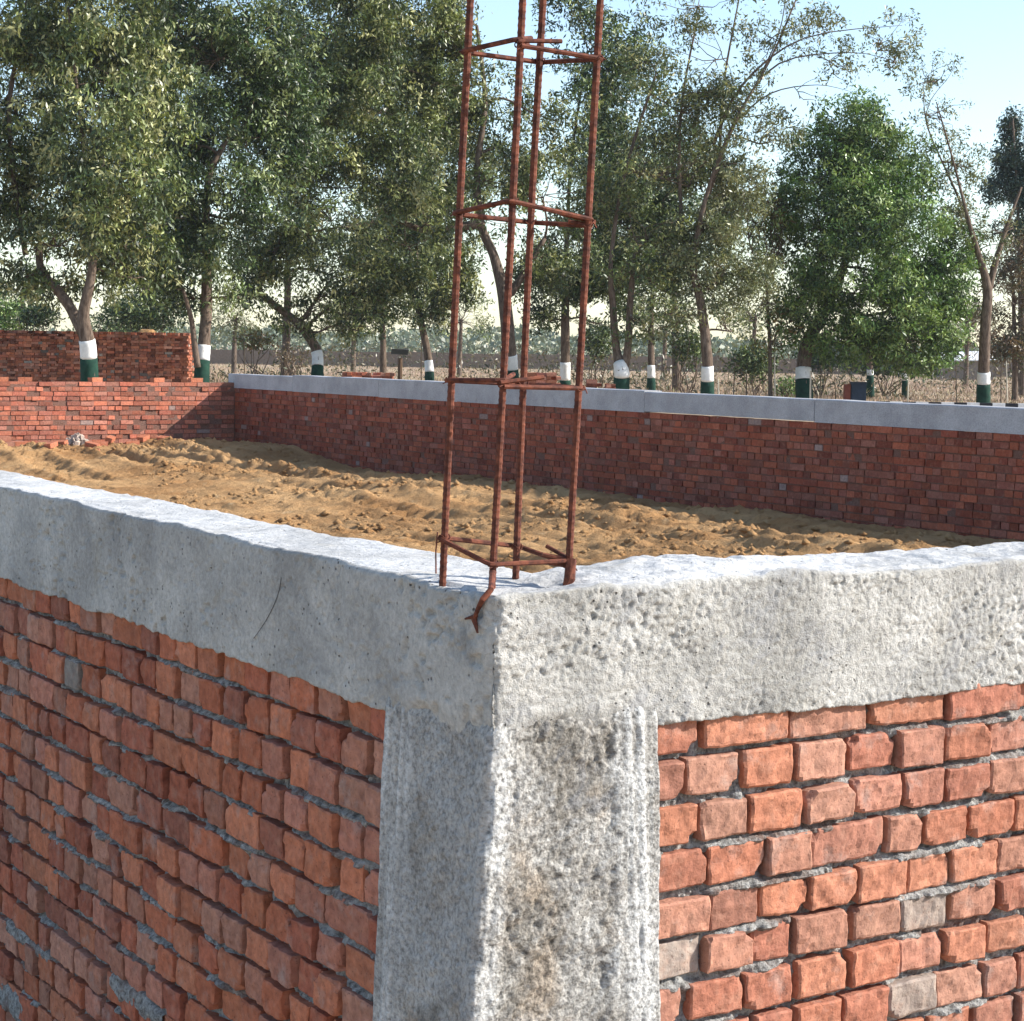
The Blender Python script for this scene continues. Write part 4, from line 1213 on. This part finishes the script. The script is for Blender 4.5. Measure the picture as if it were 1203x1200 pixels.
for u, v, ru, rv, D, kd, lb in ((25, 345, 45, 26, 105, 'olive', 'hazy far tree low behind the left fork of the leftmost tree'), (175, 350, 50, 30, 112, 'dark', 'far dark tree behind the tall stack between two painted trunks'),
                            (275, 372, 38, 24, 120, 'grey', 'small far tree just right of the tall dark tree trunk'), (415, 372, 45, 26, 118, 'grey', 'small far tree left of the slender tree above the low stack'),
                            (540, 375, 36, 26, 125, 'olive', 'small far tree behind the left rod of the cage'), (780, 385, 44, 24, 120, 'dark', 'far dark tree behind the thin straight tree'),
                            (885, 370, 44, 34, 110, 'olive', 'far tree filling the gap left of the rusty young tree'), (1135, 385, 34, 30, 120, 'brown', 'far brown tree between green crown and right edge trunk')):
    tree('far_tree', lb, 'tree', D, [(u, v + rv + 20, 1.0), (u + 2, v, 0.6)], 0.16, [(u, v, ru, rv, 0, 0.55), (u + 14, v - 20, ru * 0.7, rv * 0.8, 0, 0.5)], kd, 0.24, group='far trees behind the row', band=False, gap=0.03, clump=0.5)


def shrub(name, label, D, u, v, ru, rv, kind, n, leaf=0.12, stems=7, dens=1.0, group=None, ground=0.0):
    c = at_y(u, v, D); k = D / F_PX
    T = thing(name, label, 'shrub', (c.x, D, ground), group=group)
    mb = MB()
    for i in range(stems):
        e = Vector((c.x + random.uniform(-.8, .8) * ru * k, D + random.uniform(-.5, .5) * ru * k, c.z + random.uniform(-.2, .9) * rv * k))
        mb.tube(curve((c.x + random.uniform(-.1, .1), D, ground), e, 0, 0.4, 5), [0.03, 0.026, 0.02, 0.016, 0.012, 0.006], 5)
    mb.build('stem', M_BARK, T)
    pal = np.array(LEAFC[kind])
    X = RNG.normal(0, 1, (n, 3)); X /= np.linalg.norm(X, axis=1, keepdims=True); X *= RNG.random((n, 1)) ** 0.4
    X *= 1 + 0.4 * fbm(X * 2.5, 2, 500 + int(u))[:, None]
    P = np.array(c) + X * np.array([ru * k, ru * k * 0.8, rv * k])
    P = P[P[:, 2] > ground + 0.03]
    cc = pal[RNG.integers(0, len(pal), len(P))] * RNG.uniform(0.75, 1.3, (len(P), 1))
    v_, f_, c_ = leaf_cloud(P, leaf, cc, 0.2, 0.4)
    mesh_obj('foliage', v_, f_, M_LEAF, T, c_)


shrub('shrub', 'bright green bush beyond the brick stack at the left edge', 95, 5, 372, 32, 26, 'bright', 2600, 0.22, group=None)
shrub('shrub', 'pale green bush between the left trunks above the brick stack', 110, 150, 385, 60, 20, 'dark', 2800, 0.25)
shrub('shrub', 'dark bush filling the gap over the middle of the tall brick stack', 76, 168, 366, 50, 24, 'dark', 4200, 0.18)
shrub('shrub', 'dark bush left of the forked leftmost trunk above the stack', 78, 45, 372, 26, 16, 'dark', 1700, 0.18)
shrub('shrub', 'grey half dead bush left of the leaning painted trunk', 85, 340, 420, 22, 20, 'brown', 420, 0.14, stems=16)
shrub('shrub', 'small leafy bush low beside the second painted trunk', 75, 300, 400, 26, 12, 'rusty', 700, 0.17)
shrub('shrub', 'dark bush between the forked tree and the rusty young tree', 75, 885, 425, 32, 22, 'dark', 2400, 0.18)
shrub('shrub', 'green bush at the foot of the bright green tree', 72, 925, 455, 18, 14, 'bright', 700, 0.13)
shrub('shrub', 'dark bush left of the bright green tree trunk', 78, 965, 415, 30, 22, 'conifer', 2600, 0.18)
shrub('shrub', 'dense dark bush under the round green crown', 85, 1040, 425, 62, 18, 'conifer', 4200, 0.2)
shrub('shrub', 'round dark bush low behind the white footed twin trunks', 78, 702, 400, 20, 26, 'dark', 1300, 0.18)
shrub('shrub', 'dark leafy bush just left of the forked painted trunk', 72, 808, 405, 26, 26, 'dark', 1700, 0.17)


# ------------------------------------------------------------------ dry grass field, distant wall and tree line
def build_grass():
    n = 90000
    Y = 66 + (RNG.random(n) ** 1.6) * 130
    X = RNG.uniform(-0.36, 0.36, n) * Y
    H = RNG.uniform(0.08, 0.34, n) * (0.75 + 0.5 * fbm(np.stack([X * 0.1, Y * 0.1, Y * 0], -1), 3, 600))
    wdt = RNG.uniform(0.012, 0.03, n)
    an = RNG.uniform(0, math.pi, n)
    dx, dy = np.cos(an) * wdt, np.sin(an) * wdt
    lx, ly = RNG.normal(0, 0.12, n), RNG.normal(0, 0.12, n)
    v = np.stack([np.stack([X - dx, Y - dy, X * 0 - 0.03], -1), np.stack([X + dx, Y + dy, X * 0 - 0.03], -1), np.stack([X + lx, Y + ly, H], -1)], 1)
    pal = np.array([(0.42, 0.29, 0.20), (0.36, 0.245, 0.17), (0.46, 0.34, 0.24), (0.30, 0.20, 0.14), (0.26, 0.24, 0.12)])
    c = pal[RNG.integers(0, 5, n)] * RNG.uniform(0.8, 1.2, (n, 1))
    o = mesh_obj('dry_grass', v.reshape(-1, 3), np.arange(n * 3).reshape(n, 3), M_TINT, None, np.repeat(c, 3, axis=0))
    tag(o, 'tall dry tan grass covering the field behind the trees', 'grass', kind='stuff')


build_grass()


def build_undergrowth():
    n = 16000
    Y = RNG.uniform(74, 118, n); X = RNG.uniform(-0.30, 0.30, n) * Y
    dens = fbm(np.stack([X * 0.22, Y * 0.1, X * 0], -1), 3, 620)
    k = dens > 0.02
    X, Y, dens = X[k], Y[k], dens[k]
    top = np.clip((dens - 0.02) * 5.5, 0.2, 1.9)
    Z = RNG.random(len(X)) ** 0.8 * top
    pal = np.array([(0.09, 0.075, 0.035), (0.06, 0.07, 0.03), (0.13, 0.10, 0.055), (0.045, 0.055, 0.025), (0.16, 0.13, 0.07)])
    c = pal[RNG.integers(0, 5, len(X))] * RNG.uniform(0.7, 1.3, (len(X), 1))
    v, f, cc = leaf_cloud(np.stack([X, Y, Z], -1), np.full(len(X), 0.26), c, -0.4, 0.3)
    o = mesh_obj('undergrowth', v, f, M_LEAF, None, cc)
    tag(o, 'patchy brown and green scrub growing low behind the row of painted trees', 'scrub', kind='stuff')


build_undergrowth()
# distant boundary wall
p0 = at_y(-60, 409, 190); p1 = at_y(1300, 436, 175)
Wd = thing('boundary_wall', 'long low dull brown boundary wall far across the dry field', 'wall', ((p0.x + p1.x) / 2, 183, 0))
mb = MB(); mc = MB()
nseg = 22
for i in range(nseg):
    a = Vector((p0.x, 190, 0)).lerp(Vector((p1.x, 175, 0)), i / nseg); b = Vector((p0.x, 190, 0)).lerp(Vector((p1.x, 175, 0)), (i + 1) / nseg)
    ang = math.atan2(b.y - a.y, b.x - a.x); m_ = (a + b) / 2
    ht = 1.42 + 0.04 * math.sin(i * 2.3)
    mb.box((m_.x, m_.y, ht / 2), ((b - a).length - 0.35, 0.24, ht), Matrix.Rotation(ang, 3, 'Z'), (0.20, 0.15, 0.115))
    mc.box((a.x, a.y, 0.80), (0.38, 0.38, 1.60), Matrix.Rotation(ang, 3, 'Z'), (0.17, 0.13, 0.10))
mb.build('wall_panel', M_TINT, Wd); mc.build('pier', M_TINT, Wd)


def far_line():
    n = 30000
    X = RNG.uniform(-170, 170, n); Y = RNG.uniform(330, 420, n)
    env = 4.2 + 3.2 * fbm(np.stack([X * 0.03, X * 0, X * 0], -1), 3, 700) + 1.5 * fbm(np.stack([X * 0.2, X * 0, X * 0], -1), 2, 701)
    Z = RNG.random(n) ** 0.7 * np.clip(env, 1.0, 9)
    pal = np.array([(0.11, 0.14, 0.08), (0.14, 0.16, 0.10), (0.09, 0.12, 0.075)])
    c = pal[RNG.integers(0, 3, n)] * RNG.uniform(0.8, 1.2, (n, 1))
    v, f, cc = leaf_cloud(np.stack([X, Y, Z], -1), np.full(n, 1.2), c, 0.0, 0.6)
    o = mesh_obj('distant_woodland', v, f, M_LEAF, None, cc)
    tag(o, 'hazy far off line of trees along the horizon behind the field', 'woodland', kind='stuff')


far_line()

# low shed with a white roof
c = at_y(1130, 432, 150)
sh = thing('shed', 'far shed with white sloping roof between green tree and right edge trunk', 'shed', (c.x, 150, 0))
mb = MB(); mb.box((c.x, 150, 0.75), (4.2, 3, 1.5), c=(0.18, 0.15, 0.13)); mb.build('wall', M_TINT, sh)
mb = MB()
x0, x1 = c.x - 2.5, c.x + 2.3
vs = [(x0, 148.2, 1.50), (x1, 148.2, 1.62), (x1, 151.8, 2.30), (x0 + 1.0, 151.8, 2.1), (x0, 148.2, 1.42), (x1, 148.2, 1.54), (x1, 151.8, 2.22), (x0 + 1.0, 151.8, 2.02)]
mb.add(vs, [(0, 1, 2, 3), (7, 6, 5, 4), (0, 4, 5, 1), (1, 5, 6, 2), (2, 6, 7, 3), (3, 7, 4, 0)], (0.75, 0.76, 0.76))
mb.build('roof', M_TINT, sh)


# ------------------------------------------------------------------ brick stacks
def brick_stack(label, u0, u1, vtop, D, depth, ragged=0.0, ground=0.0, rows=None, end=True, dark=1.0, group=None):
    a = at_y(u0, vtop, D); b = at_y(u1, vtop, D)
    x0, x1 = a.x, b.x; ztop = (a.z + b.z) / 2
    T = thing('brick_stack', label, 'brick stack', ((x0 + x1) / 2, D, ground), group=group)
    mb = MB()
    nr = int((ztop - ground) / 0.078)
    for r in range(nr):
        z = ground + 0.039 + r * 0.078
        hdr = (r % 2 == 0)
        w_ = 0.115 if hdr else 0.236
        dp = 0.23 if hdr else 0.112
        nx = int((x1 - x0) / w_)
        nd = max(1, int(depth / dp))
        for k in range(nx):
            for j in range(nd):
                if 0 < j < nd - 1 and 0 < k < nx - 1 and r < nr - 3: continue
                if r > nr - 3 and RNG.random() < ragged: continue
                x = x0 + (k + 0.5) * w_ + RNG.normal(0, 0.006)
                mb.box((x, D + (j + 0.5) * dp + RNG.normal(0, 0.022), z + RNG.normal(0, 0.002)), (w_ - 0.008, dp - 0.008, 0.072),
                       Matrix.Rotation(RNG.normal(0, 0.03), 3, 'Z'), palette(1, 0.03, dark)[0] * RNG.uniform(0.4, 1.45), 0.006)
    # dark core so light does not leak through the joints
    mb.box(((x0 + x1) / 2, D + depth / 2 + 0.02, (ground + ztop) / 2 - 0.12), (x1 - x0 - 0.3, depth - 0.25, ztop - ground - 0.3), c=(0.2, 0.08, 0.05))
    mb.build('bricks', M_BRICK_FAR, T)


brick_stack('long tall stack of red bricks behind the leftmost painted tree', -40, 224, 389, 55, 1.1, 0.35)
brick_stack('low red brick stack behind the wall under the slender tree', 402, 468, 436, 46, 0.9, 0.3)
brick_stack('brick stack seen just through the rebar cage, orange at its end', 618, 661, 436, 44, 0.9, 0.2)
brick_stack('taller step of the stepped brick stack right of the cage', 690, 712, 443, 44.6, 0.7, 0.2)
brick_stack('lowest small brick stack at the foot of the twin trunks', 712, 728, 450, 44, 0.7, 0.1)
# heap of earth above the tall stack
mb = MB()
c = at_y(163, 388, 56.8)
nn = 14
V = []
for i in range(nn):
    for j in range(nn):
        x, y = (i / (nn - 1) - 0.5) * 2, (j / (nn - 1) - 0.5) * 2
        h = max(0, 1 - math.hypot(x, y)) ** 0.9
        V.append((c.x + x * 2.3, c.y + 1.2 + y * 2.0, 2.40 * h + 0.10 * random.uniform(-1, 1) * (h > 0)))
o = mesh_obj('soil_heap', np.array(V), grid_faces(nn, nn), M_SOIL, smooth=True)
tag(o, 'pale pointed heap of earth peeking over the tall brick stack', 'soil heap')

# ------------------------------------------------------------------ small roadside things
KD = 60.0
a = at_y(1030, 474, KD); b = at_y(1230, 480, KD)
k0 = thing('kerb', 'black and white striped kerb behind the far wall on the right', 'kerb', ((a.x + b.x) / 2, KD, 0))
x = a.x; i = 0
kw, kb = MB(), MB()
# a low painted parapet whose top shows just above the far wall
while x < b.x:
    zt = CAM_Z - 1.405
    (kw if i % 2 else kb).box((x + 0.2, KD, zt / 2), (0.395, 0.2, zt), c=(0.75, 0.75, 0.73) if i % 2 else (0.03, 0.03, 0.035))
    x += 0.4; i += 1
kw.build('white_blocks', M_TINT, k0); kb.build('black_blocks', M_TINT, k0)

stakes = [(952, 470, 436, 60, 0.03, 'pale'), (963, 470, 440, 64, 0.022, 'dark'), (982, 470, 443, 66, 0.02, 'dark'), (1066, 474, 437, 70, 0.03, 'pale'), (911, 466, 420, 60, 0.022, 'pale'),
          (862, 462, 436, 60, 0.022, 'dark'), (877, 462, 440, 60, 0.02, 'dark'), (1124, 474, 415, 72, 0.02, 'dark'), (1184, 476, 425, 64, 0.022, 'pale'), (1176, 476, 415, 66, 0.02, 'dark'),
          (845, 462, 446, 58, 0.025, 'pale'), (495, 446, 400, 66, 0.02, 'dark'), (287, 434, 402, 66, 0.018, 'dark')]
st_lab = ['pale stake right against the bright green tree trunk', 'dark stake just right of the bright green tree trunk', 'short dark stake left of the blue cabinet', 'pale stake beside the thin pale trunk under the green crown',
          'pale stake at the foot of the rusty young tree', 'first dark stake right of the spreading tree trunk', 'second dark stake right of the spreading tree trunk', 'dark stake below the white shed roof',
          'pale stake right of the sparse tree at the right edge', 'dark stake close right of the sparse tree trunk', 'pale stake touching the spreading tree foot', 'thin dark pole left of the rebar cage', 'thin dark stick right of the second painted trunk']
for (u, v0, v1, D, r, kd), lb in zip(stakes, st_lab):
    p = at_y(u, v0, D); q = at_y(u + random.uniform(-2, 2), v1, D)
    mb = MB(); c = (0.46, 0.42, 0.34) if kd == 'pale' else (0.09, 0.07, 0.05)
    zs = np.linspace(0, q.z, 6)
    pts = [Vector((0 + (q.x - p.x) * t, random.uniform(-.01, .01), z)) for t, z in zip(np.linspace(0, 1, 6), zs)]
    mb.tube(pts, [r * 1.1, r, r, r * 0.95, r * 0.9, r * 0.8], 7, c, wob=0.08)
    o = mb.build('wooden_stake', M_TINT); o.location = (p.x, D, 0)
    tag(o, lb, 'stake', 'wooden stakes among the trees')
# cut post with a flat cap
p = at_y(470, 440, 68); q = at_y(470, 421, 68)
t_ = thing('wooden_post', 'short brown post with dark flat top beside the slender tree', 'post', (p.x, 68, 0))
mb = MB(); mb.tube([(p.x, 68, 0), (p.x, 68, q.z)], [0.09, 0.08], 9, (0.11, 0.07, 0.045), wob=0.06); mb.build('post', M_TINT, t_)
mb = MB(); mb.box((p.x - 0.02, 68, q.z + 0.22), (0.62, 0.4, 0.16), c=(0.05, 0.05, 0.045), jit=0.05); mb.build('cap', M_TINT, t_)
# cabinet
p = at_y(1005, 470, 66); q = at_y(1005, 450, 66)
t_ = thing('cabinet', 'small dark blue and rust red cabinet standing under the green tree', 'cabinet', (p.x, 66, 0))
mb = MB(); mb.box((p.x + 0.08, 66, q.z / 2), (0.50, 0.35, q.z), c=(0.035, 0.055, 0.095)); mb.box((p.x + 0.08, 66, q.z + 0.02), (0.56, 0.41, 0.036), c=(0.05, 0.06, 0.08)); mb.build('body', M_TINT, t_)
mb = MB(); mb.box((p.x - 0.30, 66, q.z * 0.47), (0.2, 0.3, q.z * 0.94), c=(0.20, 0.07, 0.055)); mb.build('side_box', M_TINT, t_)

# air between the camera and the far trees
def build_haze():
    k = bpy.data.materials.new('air'); k.use_nodes = True
    nt = k.node_tree; nt.nodes.remove(nt.nodes['Principled BSDF'])
    pv = nt.nodes.new('ShaderNodeVolumePrincipled'); pv.inputs['Color'].default_value = (0.86, 0.93, 1.0, 1); pv.inputs['Density'].default_value = 0.00018
    nt.links.new(pv.outputs[0], nt.nodes['Material Output'].inputs['Volume'])
    mb = MB(); mb.box((0, 190, 12.2), (620, 520, 28.4))
    o = mb.build('haze', k); tag(o, kind='stuff')


build_haze()
